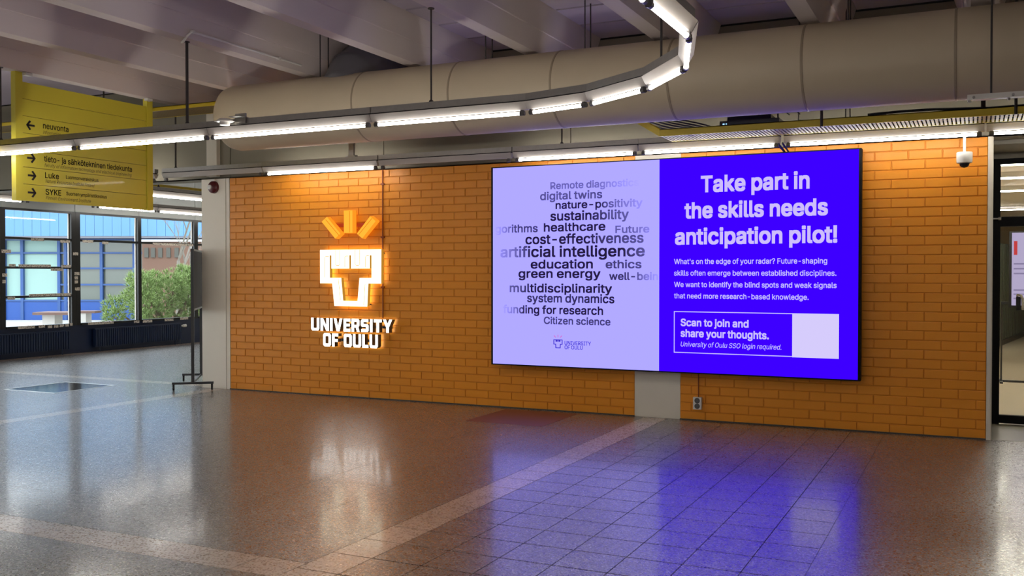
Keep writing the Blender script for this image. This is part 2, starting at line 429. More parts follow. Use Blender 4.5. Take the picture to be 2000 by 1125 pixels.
# ceiling slab with beams and board panels
ce = struct(MB().box((XWIN-.3, -6, ZS+.012), (8, YB, ZS+.2)).obj('ceiling', m_dark))
bx0 = [-9.54+1.367*i for i in range(13)]
def beam_mesh():
    m = MB(); P = [(-.078, 0), (.078, 0), (.145, .19), (.158, .195), (.24, ZS-ZB+.01), (-.24, ZS-ZB+.01), (-.158, .195), (-.145, .19)]
    y0, y1 = 0, D+.01+6
    n = len(P); m.v = [(x, y0, z) for x, z in P]+[(x, y1, z) for x, z in P]
    m.f = [(i, (i+1) % n, n+(i+1) % n, n+i) for i in range(n)]+[tuple(range(n)), tuple(range(n, 2*n))]; m.m = [0]*len(m.f)
    return m.mesh('beam', m_beam)
bme = beam_mesh()
for x in bx0: link('beam', bme, ce, (x, -6, ZB))
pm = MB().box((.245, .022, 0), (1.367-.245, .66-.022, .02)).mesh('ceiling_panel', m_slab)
for i, x in enumerate(bx0[:-1]):
    for j in range(24):
        y = D+.01-.66*(j+1)
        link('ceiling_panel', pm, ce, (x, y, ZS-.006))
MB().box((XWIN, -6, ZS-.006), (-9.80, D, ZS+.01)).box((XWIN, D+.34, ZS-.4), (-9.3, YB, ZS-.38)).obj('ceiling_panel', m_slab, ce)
# other walls of the hall (out of the picture, they close the room)
struct(MB().box((XWIN-.3, -6.2, 0), (8, -6, ZS+.2)).obj('wall_front', m_conc))
struct(MB().box((8, -6.2, 0), (8.2, D+.3, ZS+.2)).obj('wall_right', m_conc))
struct(MB().box((XWIN-.3, YB, 0), (-9.0, YB+.2, ZS+.2)).box((-9.30, D+.43, 0), (-9.1, YB, ZS)).obj('wall_bay', m_conc))
struct(MB().box((1.72, D+.06, 0), (8, D+.3, 2.9)).obj('wall_side', m_conc))

# ------------------------------------------------------------------ window wall (left)
SILL, HEAD = .585, 2.785
wl = struct(MB().box((XWIN-.12, -6, 0), (XWIN, YB, SILL-.03)).obj('wall_left', m_navy))
MB().box((XWIN-.3, -6, HEAD+.03), (XWIN-.05, YB, ZS+.2)).obj('fascia_backing', m_dark, wl)
yj = -6
ys = [-6+.0]+[round(3.9+1.625*k, 3) for k in range(10)]
fasc = [3.9-.97, 3.9]+[5.5, 7.1, 8.7, 10.33, 11.96, 13.58, 15.21, 16.86, 18.49]
fasc = [-6, -4.4, -2.8, -1.2, .4, 2.0]+fasc[1:]
for a, b in zip(fasc[:-1], fasc[1:]):
    MB().box((XWIN-.05, a+.006, HEAD+.03), (XWIN+.01, b-.006, ZS)).obj('fascia_panel', mat('fascia_grey', srgb(176, 180, 176), .5), wl)
struct(MB().box((XWIN-.3, -6, SILL-.03), (XWIN, 2.4, HEAD+.03)).obj('wall_left_blind', m_conc))
mul = [2.4, 3.95, 5.5, 7.1, 8.7, 10.33, 11.94, 13.58, 15.21, 16.87, 18.45]
wide = {13.58: .105, 11.94: .09, 16.87: .06}
wins = []
for i, (a, b) in enumerate(zip(mul[:-1], mul[1:])):
    wa, wb2 = wide.get(a, .045), wide.get(b, .045)
    y0, y1 = a+wa, b-wb2
    fr = MB()
    fr.box((XWIN-.08, a+.001, SILL-.028), (XWIN+.03, y0, HEAD+.028)).box((XWIN-.08, y1, SILL-.028), (XWIN+.03, b-.001, HEAD+.028))
    fr.box((XWIN-.08, y0, HEAD-.012), (XWIN+.03, y1, HEAD+.028)).box((XWIN-.08, y0, SILL-.028), (XWIN+.05, y1, SILL+.012))
    w = struct(fr.obj('window_%d' % (i+1), m_black)); wins.append((w, y0, y1))
    sl = MB().box((XWIN-.055, y0, SILL+.012), (XWIN-.03, y0+.022, HEAD-.012)).box((XWIN-.055, y1-.022, SILL+.012), (XWIN-.03, y1, HEAD-.012))
    sl.obj('glazing_bead', m_white, w)
    zs = [2.25]+([1.70, 1.15] if i in (6, 5, 4) else [])
    edges = [SILL+.012]+sorted(zs)+[HEAD-.012]
    for z in zs: MB().box((XWIN-.07, y0, z-.022), (XWIN+.025, y1, z+.022)).obj('transom', m_black, w)
    for za, zb in zip(edges[:-1], edges[1:]):
        MB().box((XWIN-.047, y0+.001, za+.0), (XWIN-.041, y1-.001, zb)).obj('pane', m_glass, w)
# paper strips with small print, stuck along the frames
def strips():
    m = bpy.data.materials.new('printed_paper'); m.use_nodes = True; n = m.node_tree; b = n.nodes['Principled BSDF']
    g = n.nodes.new('ShaderNodeNewGeometry'); w = n.nodes.new('ShaderNodeTexNoise'); w.inputs['Scale'].default_value = 45
    n.links.new(g.outputs['Position'], w.inputs['Vector'])
    r = n.nodes.new('ShaderNodeValToRGB'); r.color_ramp.interpolation = 'CONSTANT'
    r.color_ramp.elements[0].color = srgb(96, 84, 80); r.color_ramp.elements[1].position = .42; r.color_ramp.elements[1].color = srgb(224, 214, 200)
    n.links.new(w.outputs['Fac'], r.inputs[0]); n.links.new(r.outputs[0], b.inputs['Base Color']); b.inputs['Roughness'].default_value = .7
    return m
m_print = strips()
S = [(6, 12.55, 12.83, 2.235), (6, 13.20, 13.42, 2.215), (6, 12.08, 12.22, 1.74), (6, 12.28, 12.98, 1.735), (6, 13.22, 13.44, 1.73), (6, 12.98, 13.26, 1.665),
     (6, 12.50, 13.44, 1.175), (6, 12.05, 12.20, 1.13), (6, 12.26, 12.62, .575), (6, 12.70, 12.84, .575), (6, 12.90, 13.0, .56), (6, 13.04, 13.14, .56), (6, 13.17, 13.27, .565), (6, 13.30, 13.38, .57), (6, 13.41, 13.47, .58),
     (7, 13.72, 13.98, 2.235), (7, 14.2, 14.36, 2.215), (7, 13.84, 14.48, .575), (7, 15.02, 15.16, .56),
     (8, 15.55, 16.75, 2.232), (8, 15.26, 15.52, .555), (8, 15.88, 16.14, .56), (8, 16.34, 16.58, .57), (8, 15.26, 15.3, .9)]
for wi, a, b, z in S:
    MB().box((XWIN+.052, a, z-.026), (XWIN+.056, b, z+.026)).obj('paper_strip', m_print, wins[wi][0])
for wi, a, b, z in ((6, 11.95, 12.14, 2.0), (6, 11.96, 12.06, 1.56), (6, 11.96, 12.03, 1.44), (6, 13.51, 13.63, 1.98), (6, 13.54, 13.66, 1.585), (6, 13.54, 13.62, 1.5), (6, 13.54, 13.62, 1.42), (6, 13.55, 13.66, 1.28)):
    MB().box((XWIN+.032, a, z-.03), (XWIN+.036, b, z+.03)).obj('paper_strip', m_print, wins[wi][0])
# radiators
def radiator(y0, y1, label, valve):
    t = thing('radiator', label, 'radiator', (XWIN+.12, (y0+y1)/2, 0), 'radiators under the windows')
    MB().box((XWIN+.06, y0, .10), (XWIN+.12, y1, .46)).obj('panel', m_rad, t)
    m = MB(); n = int((y1-y0)/.055)
    for k in range(n):
        y = y0+(k+.5)*(y1-y0)/n; m.box((XWIN+.121, y-.017, .11), (XWIN+.137, y+.017, .45))
    stuff(m.obj('fins', m_rad, t))
    MB().box((XWIN+.055, y0-.01, .46), (XWIN+.14, y1+.01, .475)).obj('top_grille', m_rad, t)
    for yy in (y0+.2, y1-.2): MB().box((XWIN, yy-.02, .15), (XWIN+.06, yy+.02, .42)).obj('bracket', m_rad, t)
    for yy in (y0+.15, y1-.15): MB().tube((XWIN+.09, yy, 0), (XWIN+.09, yy, .10), .012).obj('foot', m_rad, t)
    if valve:
        MB().tube((XWIN+.10, y1, .41), (XWIN+.10, y1+.06, .41), .012).tube((XWIN+.10, y1+.06, .41), (XWIN+.10, y1+.16, .41), .03, .036, n=16).obj('valve', m_white, t, smooth=40)
        MB().tube((XWIN+.10, y1+.03, 0), (XWIN+.10, y1+.03, .40), .009).obj('pipe', m_rad, t)
radiator(11.4, 13.35, 'dark navy ribbed radiator under the window nearest the left edge', False)
radiator(13.95, 16.3, 'dark navy ribbed radiator with a white valve, nearer the column', True)

# ------------------------------------------------------------------ outside the windows
gr = struct(MB().box((-70, -20, -.4), (XWIN-.14, 70, -.06)).obj('ground_outdoor', mat('pale_paving', srgb(176, 174, 170), .9, noise=.08, nscale=.8)))
O = Vector((0, 0, 1.6)); f2 = Vector((fw.x, fw.y, 0)).normalized()
def E(lat, dep, z): p = f2*dep+rt*lat; return Vector((p.x, p.y, z))      # courtyard frame: building stands square to this axis
def ebox(mb, l0, l1, d0, d1, z0, z1, mi=0):
    i = len(mb.v)
    mb.v += [tuple(E(*q)) for q in ((l0, d0, z0), (l1, d0, z0), (l1, d1, z0), (l0, d1, z0), (l0, d0, z1), (l1, d0, z1), (l1, d1, z1), (l0, d1, z1))]
    for q in ((0, 3, 2, 1), (4, 5, 6, 7), (0, 1, 5, 4), (1, 2, 6, 5), (2, 3, 7, 6), (3, 0, 4, 7)): mb.f.append(tuple(i+k for k in q)); mb.m.append(mi)
    return mb
DB = 34.0; U = DB/1886.0
LX = lambda px: (px-1000)*U
ZZ = lambda py: 1.6-(py-533)*U
m_bblue = mat('facade_light_blue', srgb(82, 126, 168), .6); m_fblue = mat('facade_blue', srgb(10, 68, 144), .5); m_fframe = mat('facade_frame_blue', srgb(34, 74, 132), .5)
m_mint = mat('mint_blind', srgb(136, 168, 162), .5); m_fwin = mat('facade_window', srgb(84, 92, 84), .15, ior=1.6); m_fdark = mat('facade_room', srgb(62, 62, 56), .5)
bd = thing('office_building', 'light blue metal-clad building with a banded window front across the courtyard', 'building', tuple(E(-16, DB, 0)))
ebox(MB(), LX(-260), LX(420), DB+.4, DB+8, -.1, 5.6).obj('wall', m_fdark, bd)
# upper cladding sheets
for k in range(40):
    a = LX(-250)+k*.305; b = a+.295
    if b > LX(420): break
    ebox(MB(), a, b, DB-.9, DB-.84, ZZ(463), 5.6).obj('cladding_sheet', m_bblue, bd)
ebox(MB(), LX(-260), LX(420), DB-.84, DB+.4, ZZ(466), ZZ(463)+.5).obj('eave', mat('eave_grey', srgb(140, 140, 150), .6), bd)
fx = [-255, -190, -125, -60, 8, 43, 115, 128, 198, 262, 330]
rows = [468, 494, 524, 556, 587]
for i, (a, b) in enumerate(zip(fx[:-1], fx[1:])):
    mint = b <= 116
    f = MB(); ebox(f, LX(b)-.05, LX(b)+.05, DB-.02, DB+.1, -.1, ZZ(466))
    for r, y in enumerate(rows):
        if mint and r in (2, 3): continue
        ebox(f, LX(a), LX(b), DB, DB+.08, ZZ(y)-.03, ZZ(y)+.03)
    f.obj('window_frame', m_fframe, bd)
    if mint:
        for za, zb in ((468, 494), (494, 587)): ebox(MB(), LX(a)+.05, LX(b)-.05, DB+.1, DB+.13, ZZ(zb)+.03, ZZ(za)-.03).obj('window_blind', m_mint, bd)
    else:
        for za, zb in zip(rows[:-1], rows[1:]): ebox(MB(), LX(a)+.05, LX(b)-.05, DB+.1, DB+.13, ZZ(zb)+.03, ZZ(za)-.03).obj('window_pane', m_fwin, bd)
    ebox(MB(), LX(a)+.05, LX(b)-.05, DB+.03, DB+.1, -.1, ZZ(589)).obj('spandrel', m_fblue, bd)
an = thing('brown_annex', 'low rust brown building with tall dark windows behind the bare tree', 'building', tuple(E(LX(310), DB-3, 0)))
D3 = DB-2.5; U3 = D3/1886
ebox(MB(), (278-1000)*U3, (420-1000)*U3, D3, D3+2, -.1, 1.6-(472-533)*U3).obj('wall', mat('annex_brown', srgb(98, 70, 56), .7), an)
for k, p in enumerate((283, 296, 310, 326, 342)):
    ebox(MB(), (p-1000)*U3, (p+8-1000)*U3, D3-.05, D3, 1.6-(503-533)*U3, 1.6-(484-533)*U3).obj('window', m_fdark, an)
ebox(MB(), (276-1000)*U3, (422-1000)*U3, D3-.1, D3+2, 1.6-(472-533)*U3, 1.6-(468-533)*U3).obj('roof_edge', mat('annex_roof', srgb(190, 200, 206), .5), an)
# picnic table
pt = thing('picnic_table', 'wooden plank picnic table on a pale concrete foot outside the window', 'table', tuple(E(-18.5, 22.5, 0)))
U4 = 22.5/1886; m_plank = mat('weathered_plank', srgb(112, 86, 78), .7, noise=.12, nscale=6); m_cfoot = mat('concrete_foot', srgb(196, 192, 186), .8)
for k in range(4): ebox(MB(), (75-1000)*U4, (150-1000)*U4, 22.2+.19*k, 22.37+.19*k, .63, .69).obj('plank', m_plank, pt)
for k in range(2): ebox(MB(), (150-1000)*U4+.02, (203-1000)*U4, 22.0+.19*k, 22.17+.19*k, .68, .73).obj('bench_plank', m_plank, pt)
ebox(MB(), (88-1000)*U4, (112-1000)*U4, 22.35, 22.75, -.06, .63).obj('foot', m_cfoot, pt)
ebox(MB(), (165-1000)*U4, (185-1000)*U4, 22.02, 22.32, -.06, .68).obj('foot', m_cfoot, pt)
# pine bush
def bush():
    m_leaf = mat('pine_green', srgb(134, 156, 92), .7, noise=.4, nscale=2.5)
    t = thing('pine_bush', 'broad pale green dwarf pine bush in the courtyard', 'bush', tuple(E(-8.6, 24.6, -.06)))
    m = MB(); br = MB(); rnd = random.Random(3)
    U5 = 24/1886
    lobes = []                                   # (lateral, depth, z, r)
    for px, py, r in ((215, 600, .28), (240, 590, .35), (262, 575, .35), (248, 545, .26), (262, 556, .3), (280, 560, .40), (287, 590, .5), (300, 575, .5), (318, 580, .55), (335, 560, .45), (350, 590, .6), (362, 565, .42), (335, 545, .32), (375, 590, .6), (395, 580, .6), (300, 610, .5), (265, 612, .4), (335, 615, .6), (285, 545, .22), (333, 530, .16), (352, 545, .3), (225, 620, .3), (375, 620, .5), (370, 552, .3), (400, 560, .4)):
        lobes.append(((px-1000)*U5, 24.2+rnd.uniform(-.4, 1.0), 1.6-(py-533)*U5, r*.9))
    for l, d, z, r in lobes:
        c = E(l, d, z); root = E(-8.6+.3*rnd.uniform(-1, 1), 24.7, -.06)
        mid = root.lerp(c, .55)+Vector((0, 0, -.12)); br.path([root, mid, c], .03, 5, radii=[.05, .035, .015])
        for k in range(int(190*r/.45)):
            v = Vector((rnd.gauss(0, 1), rnd.gauss(0, 1), rnd.gauss(0, 1)+.2)).normalized()
            p = c+v*r*rnd.uniform(.55, 1.05); u_ = (v+Vector((0, 0, .7))).normalized(); L = rnd.uniform(.07, .13)
            s_ = u_.cross(Vector((rnd.uniform(-1, 1), rnd.uniform(-1, 1), .2))).normalized(); q = u_.cross(s_)
            for a in range(5):
                w = (s_*math.cos(a*1.257)+q*math.sin(a*1.257)); tip = p+u_*L+w*L*.6; e = w.cross(u_)*.014
                m.poly([p+e, p-e, tip])
    stuff(m.obj('needles', m_leaf, t, fix=False)); br.obj('branches', mat('bark_brown', srgb(112, 96, 78), .9), t, smooth=50)
bush()
def bare_tree():
    t = thing('bare_tree', 'tall leafless pale-barked tree behind the pine bush', 'tree', tuple(E(-9.35, 27, -.06)))
    rnd = random.Random(11); m = MB(); tr = MB()
    def grow(p, d, L, r, n):
        q = p+d*L; pts = [p, p+d*L*.5+Vector((rnd.uniform(-1, 1), rnd.uniform(-1, 1), 0))*L*.04, q]
        (tr if n > 5 else m).path(pts, r, 5 if n > 3 else 3, radii=[r, r*.88, r*.75])
        if n == 0: return
        k = 3 if n > 2 else 3
        for i in range(k):
            nd = (d+Vector((rnd.uniform(-1, 1), rnd.uniform(-1, 1), rnd.uniform(-.1, .6)))*.55).normalized()
            grow(q if i < 2 else p.lerp(q, .6), nd, L*rnd.uniform(.62, .8), r*.5, n-1)
    for l, s in ((-9.35, 1), (-9.0, .7)):
        grow(E(l, 27, -.06), Vector((0.02, 0, 1)), 1.7*s+.3, .065*s, 7)
    mt = mat('pale_bark', srgb(118, 112, 104), .9)
    tr.obj('trunk', mt, t, smooth=50); stuff(m.obj('branches', mt, t, fix=False))
bare_tree()

# ------------------------------------------------------------------ glazed door and corridor at the right
YD = 11.40
dr = MB()
dr.box((.155, YD, .0), (.235, YD+.07, 2.80)).box((1.60, YD, 0), (1.70, YD+.07, 2.80)).box((.235, YD, 2.745), (1.6, YD+.07, 2.80)).box((.235, YD, 2.09), (1.6, YD+.07, 2.19)).box((.235, YD, .015), (1.6, YD+.07, .10))
d1 = struct(dr.obj('door_1', m_mblack))
MB().box((.236, YD+.03, .101), (1.599, YD+.038, 2.089)).obj('pane', m_dglass, d1)
MB().box((.236, YD+.03, 2.191), (1.599, YD+.038, 2.744)).obj('pane', m_dglass, d1)
hp = MB().path([(.40, YD-.005, 1.36), (.40, YD-.06, 1.37), (.43, YD-.075, 1.365), (.445, YD-.075, 1.33), (.45, YD-.075, 1.215)], .014, 10)
hp.obj('door_pull', mat('cream_handle', srgb(214, 206, 188), .3), d1, smooth=50)
MB().box((.385, YD-.05, 1.21), (.43, YD-.005, 1.35)).obj('lock_case', m_black, d1)
MB().tube((.15, YD-.03, 2.17), (.235, YD-.03, 2.17), .009).tube((.215, YD-.03, 2.17), (.24, YD-.03, 2.17), .017).obj('hinge_pin', mat('steel_pin', srgb(170, 168, 160), .3, .8), d1, smooth=40)
struct(MB().box((.145, YD-.02, 2.80), (1.72, YD+.15, 3.3)).box((.152, D+.32, 2.86), (1.72, YD-.02, 2.9)).obj('wall_lintel', mat('lintel_grey', srgb(120, 114, 102), .6)))
struct(MB().box((1.705, D+.3, 0), (1.85, YD+.1, 3.0)).obj('wall_reveal', m_conc))
struct(MB().box((.10, D, -.3), (1.85, YD+.1, -.002)).box((.145, D+.02, -.002), (1.7, YD+.1, .001)).obj('trim_3', m_thr))
m_cfloor = mat('corridor_floor', srgb(206, 192, 166), .16, noise=.05, nscale=2, ior=1.8)
struct(MB().box((-2, YD+.1, -.2), (4, 33, 0)).obj('floor_corridor', m_cfloor))
struct(MB().box((-2, YD+.1, 3.0), (4, 33, 3.1)).obj('ceiling_corridor', m_conc))
struct(MB().box((-2, 33, 0), (4, 33.2, 3)).box((-2.1, YD+.1, 0), (-2, 33, 3)).box((4, YD+.1, 0), (4.1, 33, 3)).box((-2, YD+.02, 0), (.15, YD+.09, 3)).box((1.72, YD+.15, 0), (4, YD+.3, 3)).obj('wall_corridor', mat('corridor_beige', srgb(224, 206, 172), .6)))
PA, PB = Vector((.30, 22.8)), Vector((1.75, 32.0))
m_green = mat('dark_green', srgb(66, 72, 58), .4)
cw = struct(MB().obox(PA, PB, .06, 0, 2.26).obj('wall_partition', m_green))
for k in range(46):
    q0 = PA.lerp(PB, (k+.15)/46)+Vector((.045, -.008)); q1 = PA.lerp(PB, (k+.75)/46)+Vector((.045, -.008))
    MB().obox(q0, q1, .03, .12, 2.24).obj('slat', m_green, cw)
MB().obox(PA+Vector((.05, -.01)), PB+Vector((.05, -.01)), .04, 0, .11).obj('skirting', m_black, cw)
cd = thing('corridor_screen', 'upright lavender information screen on a black pole stand behind the glass door', 'screen', (.62, 15.9, 0))
MB().box((.44, 15.75, 1.10), (1.12, 15.82, 2.20)).obj('housing', m_black, cd)
sc_ = MB().box((.475, 15.735, 1.13), (1.09, 15.751, 2.18)).obj('display', emit('lavender_screen', srgb(206, 190, 226), .9), cd)
MB().box((.50, 15.728, 1.86), (.545, 15.734, 2.06)).obj('red_mark', emit('red_mark', srgb(214, 70, 70), 1), sc_)
for k, z in enumerate((1.72, 1.65, 1.58, 1.34, 1.28, 1.22)): MB().box((.50, 15.728, z), (.95-(k % 3)*.1, 15.734, z+.022)).obj('text_line', emit('line_grey', srgb(150, 136, 172), 1), sc_)
MB().tube((.352, 15.9, .02), (.352, 15.9, 1.15), .013).box((.34, 15.82, 1.14), (.5, 15.91, 1.18)).obj('pole', m_black, cd)
MB().box((.20, 15.86, .0), (.9, 15.9, .03)).box((.33, 15.6, 0), (.37, 16.2, .025)).obj('base', m_black, cd)
def corridor_lamp(y, label):
    t = thing('ceiling_lamp', label, 'lamp', (.8, y, 2.99))
    MB().box((-.2, y-.09, 2.93), (1.8, y+.09, 2.999)).obj('housing', m_white, t)
    MB().box((-.18, y-.07, 2.918), (1.78, y+.07, 2.929)).obj('diffuser', emit('corridor_light', (1, .93, .8, 1), 62), t)
corridor_lamp(13.2, 'corridor ceiling lamp nearest behind the glass door')
corridor_lamp(15.2, 'second corridor ceiling lamp behind the glass door')
corridor_lamp(17.6, 'third corridor ceiling lamp behind the glass door')
corridor_lamp(22.8, 'farthest corridor ceiling lamp, beside the green partition')

# ------------------------------------------------------------------ light tracks
ZT = 2.88
def segment(t, p0, p1, lit=True, holder=True):
    p0, p1 = Vector(p0), Vector(p1); d = (p1-p0).normalized(); L = (p1-p0).length
    MB().obox(p0, p1, .064, 2.978, 3.032, ext=.004).obj('trunking', m_galv, t)
    MB().obox(p0, p1, .05, 2.966, 2.978, ext=-.004).obj('gap_strip', m_dark, t)
    b = MB().obox(p0, p1, .026, 2.905, 2.966, ext=-.004, w2=.098); b.obj('fitting', m_refl, t)
    g = lambda s: (p0+d*s).to_3d()+Vector((0, 0, ZT))
    for s in (.045, L-.045):
        MB().obox(p0+d*(s-.012), p0+d*(s+.012), .034, ZT-.014, 2.904).tube(g(s-.02), g(s+.02), .019, n=12).obj('lamp_holder', m_holder, t)
    if lit: MB().tube(g(.068), g(L-.068), .0135, n=12).obj('tube', m_tube, t, smooth=50)
ft = thing('light_track', 'long fluorescent light track curving round in front of the duct', 'light', (-5, 7.04, 2.88))
pts = [(-15.2, 7.04), (-13.55, 7.04), (-11.9, 7.04), (-10.12, 7.04), (-8.34, 7.04), (-6.555, 7.04), (-4.72, 7.04), (-3.24, 7.04), (-2.655, 6.89), (-2.07, 6.50), (-1.645, 5.95), (-1.412, 5.17), (-1.41, 4.41), (-1.41, 2.75), (-1.41, 1.1), (-1.41, -.55), (-1.41, -2.2)]
for a, b in zip(pts[:-1], pts[1:]): segment(ft, a, b)
def rod(t, x, y, z1, r=.008, foot=True, z0=3.033):
    m = MB().tube((x, y, z0), (x, y, z1), r, n=8)
    if foot: m.lathe([(.001, .03), (.018, .012), (.022, 0)], (x, y, z0), n=10).lathe([(.028, 0), (.028, -.008), (.001, -.008)], (x, y, z1), n=10)
    return m.obj('hanger_rod', m_rod, t)
rod(ft, -6.84, 7.04, ZB, .014); rod(ft, -4.13, 7.04, ZB); rod(ft, -1.92, 6.33, ZS-.01); rod(ft, -1.41, 3.2, ZB); rod(ft, -9.5, 7.04, ZB); rod(ft, -1.41, 0, ZB)
bt = thing('light_track', 'straight fluorescent light track along the top of the orange wall', 'light', (-4, 9.93, 2.88))
for a, b, lit in ((-12.0, -10.22, True), (-10.08, -8.34, False), (-8.33, -6.57, True), (-6.55, -4.76, False), (-4.74, -3.26, True), (-3.25, -1.77, True), (-1.74, .07, True), (.08, 1.9, True), (1.92, 3.7, True), (3.72, 5.5, False), (5.52, 7.3, True)):
    segment(bt, (a, 9.93), (b, 9.93), lit)
rod(bt, -9.86, 9.93, ZS-.01, .012); rod(bt, -4.15, 9.93, ZB, .009); rod(bt, -1.80, 9.93, ZB, .009, z0=3.033)
MB().box((-7.0, 9.915, 3.05), (-6.925, 9.945, ZS-.01)).box((-7.03, 9.90, 3.033), (-6.895, 9.96, 3.05)).obj('hanger_bar', m_galv, bt)
MB().box((.035, 9.905, 3.033), (.075, 9.94, ZS-.01)).obj('hanger_bar', m_rod, bt)
wt = thing('light_track', 'fluorescent light track in the side bay, farther from the windows', 'light', (-12.3, 12.5, 2.88))
for a, b in ((9.0, 10.2), (11.66, 13.22), (13.24, 14.8), (14.82, 16.4)):
    if a > 10: segment(wt, (-12.3, a), (-12.3, b))
for y in (12.0, 16.0): rod(wt, -12.3, y, ZS-.4)
vt = thing('light_track', 'fluorescent light track hanging close in front of the windows', 'light', (-15.42, 14, 2.88))
for a, b in ((10.75, 11.87), (11.9, 13.42), (13.45, 14.98), (15.0, 16.56), (16.6, 18.1)): segment(vt, (-15.42, a), (-15.42, b), lit=not (11.89 < a < 12))
for y in (12.8, 16.8): rod(vt, -15.42, y, ZS-.4)
fill_nt = thing('light_track', 'unseen light track added as fill near the windows, left of the picture', 'light', (-14, 3, 2.88))  # extra track out of view, added to brighten the column side
for k in range(5): segment(fill_nt, (-13.6, -1+k*1.6), (-13.6, .58+k*1.6))
for y in (0, 3): rod(fill_nt, -13.6, y, ZS-.01)
for q, (yy, where) in enumerate(((1.6, 'unseen light track added as fill, crossing the hall near the viewpoint'), (-2.4, 'unseen light track added as fill near the rear wall of the hall'))):  # out-of-view tracks, added only to raise the hall's fill light
    fill_xt = thing('light_track', where, 'light', (0, yy, 2.88))
    for k in range(8):
        if q == 0 and k in (4, 5): continue
        segment(fill_xt, (-9.6+1.65*k, yy), (-9.6+1.65*k+1.63, yy))
    for x in (-8.1, -5.4, 1.35): rod(fill_xt, x, yy, ZB)
# side-bay yellow cable rail above the track
yr = thing('cable_rail', 'yellow cable rail above the light track in the side bay', 'cable tray', (-12.6, 13, 2.97))
MB().box((-12.62, 10.75, 3.045), (-12.58, 18.2, 3.115)).obj('rail', m_yellow, yr)
MB().box((-12.58, 10.75, 3.045), (-12.35, 18.2, 3.05)).obj('tray_bottom', m_yellow, yr)
for y in (11.3, 14, 17.4): MB().tube((-12.50, y, 3.05), (-12.50, y, ZS-.4), .007).obj('hanger_rod', m_rod, yr)
# white sensor on the front track
ms = thing('motion_sensor', 'small white motion sensor bracketed to the curving light track', 'sensor', (-6.27, 6.97, 3.0))
m = MB(); m.lathe([(.001, .035), (.05, .03), (.075, .012), (.078, 0), (.05, -.004), (.045, -.03), (.001, -.032)], (-6.27, 6.925, 2.995), n=20); m.obj('sensor_body', m_white, ms, smooth=40)
MB().box((-6.30, 6.86, 2.997), (-6.34, 7.0, 3.005)).box((-6.345, 6.90, 3.0), (-6.19, 6.99, 3.004)).obj('arm', m_white, ms)
MB().box((-6.20, 6.985, 2.985), (-6.08, 7.005, 3.075)).box((-6.20, 6.90, 3.033), (-6.08, 7.07, 3.04)).obj('bracket', m_galv, ms)

# ------------------------------------------------------------------ round air duct, its elbow, mounting rail
DY, DZ, DR = 8.88, 3.415, .377
du = thing('round_duct', 'large beige round air duct hanging under the ceiling beams', 'duct', (-3, DY, DZ))
seams = [-7.93, -5.97, -4.80, -3.68, -2.53, -1.35, -.155, 1.05, 2.25, 3.45, 4.65, 5.85, 7.05, 7.95]
for i, (a, b) in enumerate(zip(seams[:-1], seams[1:])):
    prof = [(DR, a+.002-a), (DR, b-a-.002)]
    if i == 0: prof = [(.001, 0), (DR-.10, 0), (DR-.05, .015), (DR-.018, .05), (DR, .12), (DR, b-a-.002)]
    MB().lathe(prof, (a, DY, DZ), 'x', n=64).obj('duct_section', m_duct, du, smooth=35)
    if i: MB().lathe([(DR-.002, -.012), (DR+.004, -.008), (DR+.004, .008), (DR-.002, .012)], (a, DY, DZ), 'x', n=64).obj('seam_band', m_duct_seam, du, smooth=35)
for x in (-6.81+.25, -4.5, -3.42, -1.0, 1.7, 5): MB().tube((x, DY+.03, DZ+DR-.01), (x, DY+.03, ZS-.01), .007).tube((x, DY-.12, DZ+DR-.03), (x, DY-.12, ZS-.01), .006).obj('duct_hanger', m_rod, du)
el = thing('duct_elbow', 'dark metal segmented duct elbow rising behind the beige duct', 'duct', (-6.30, 9.2, 3.8))
R0 = .315; cy, cz, rb_ = 9.36, 3.5, .42
ring = []
for k in range(5):
    a = math.pi-k*math.pi/8; ring.append((Vector((-6.30, cy+rb_*math.cos(a), cz+rb_*math.sin(a))), Vector((0, math.sin(a), -math.cos(a)))))
ring = [(Vector((-6.30, cy-rb_, 3.45)), Vector((0, 0, 1)))]+ring[1:]+[(Vector((-6.30, D-.01, cz+rb_)), Vector((0, 1, 0)))]
def ringpts(c, d, r, n=40):
    a = Vector((1, 0, 0)); b = d.cross(a).normalized(); return [c+a*r*math.cos(2*math.pi*k/n)+b*r*math.sin(2*math.pi*k/n) for k in range(n)]
for (c0, d0), (c1, d1_) in zip(ring[:-1], ring[1:]):
    m = MB(); A, B = ringpts(c0, d0, R0), ringpts(c1, d1_, R0); m.v = [tuple(p) for p in A+B]
    m.f = [(k, (k+1) % 40, 40+(k+1) % 40, 40+k) for k in range(40)]; m.m = [0]*40; m.obj('elbow_gore', m_elbow, el, smooth=35)
    m = MB(); A, B, = ringpts(c1-d1_*.01, d1_, R0+.009), ringpts(c1+d1_*.01, d1_, R0+.009); m.v = [tuple(p) for p in A+B]
    m.f = [(k, (k+1) % 40, 40+(k+1) % 40, 40+k) for k in range(40)]; m.m = [0]*40; m.obj('elbow_seam', m_elbow, el, smooth=35)
mr = thing('mounting_rail', 'pale perforated steel rail fixed below the right end of the duct', 'rail', (.5, 8.3, 2.93))
MB().box((-.065, 8.26, 2.935), (2.4, 8.34, 2.975)).obj('channel', m_white, mr)
for x in (-.05, .22, .5): (MB().tube((x, 8.30, 2.918), (x, 8.30, 2.936), .012, n=8).obj('bolt', m_galv, mr), MB().tube((x+.03, 8.24, 2.95), (x+.03, 8.26, 2.95), .01, n=8).obj('bolt', m_galv, mr))
for x in (.1, 2.2): MB().tube((x, 8.3, 2.975), (x, 8.3, ZS-.01), .008).obj('hanger_rod', m_rod, mr)

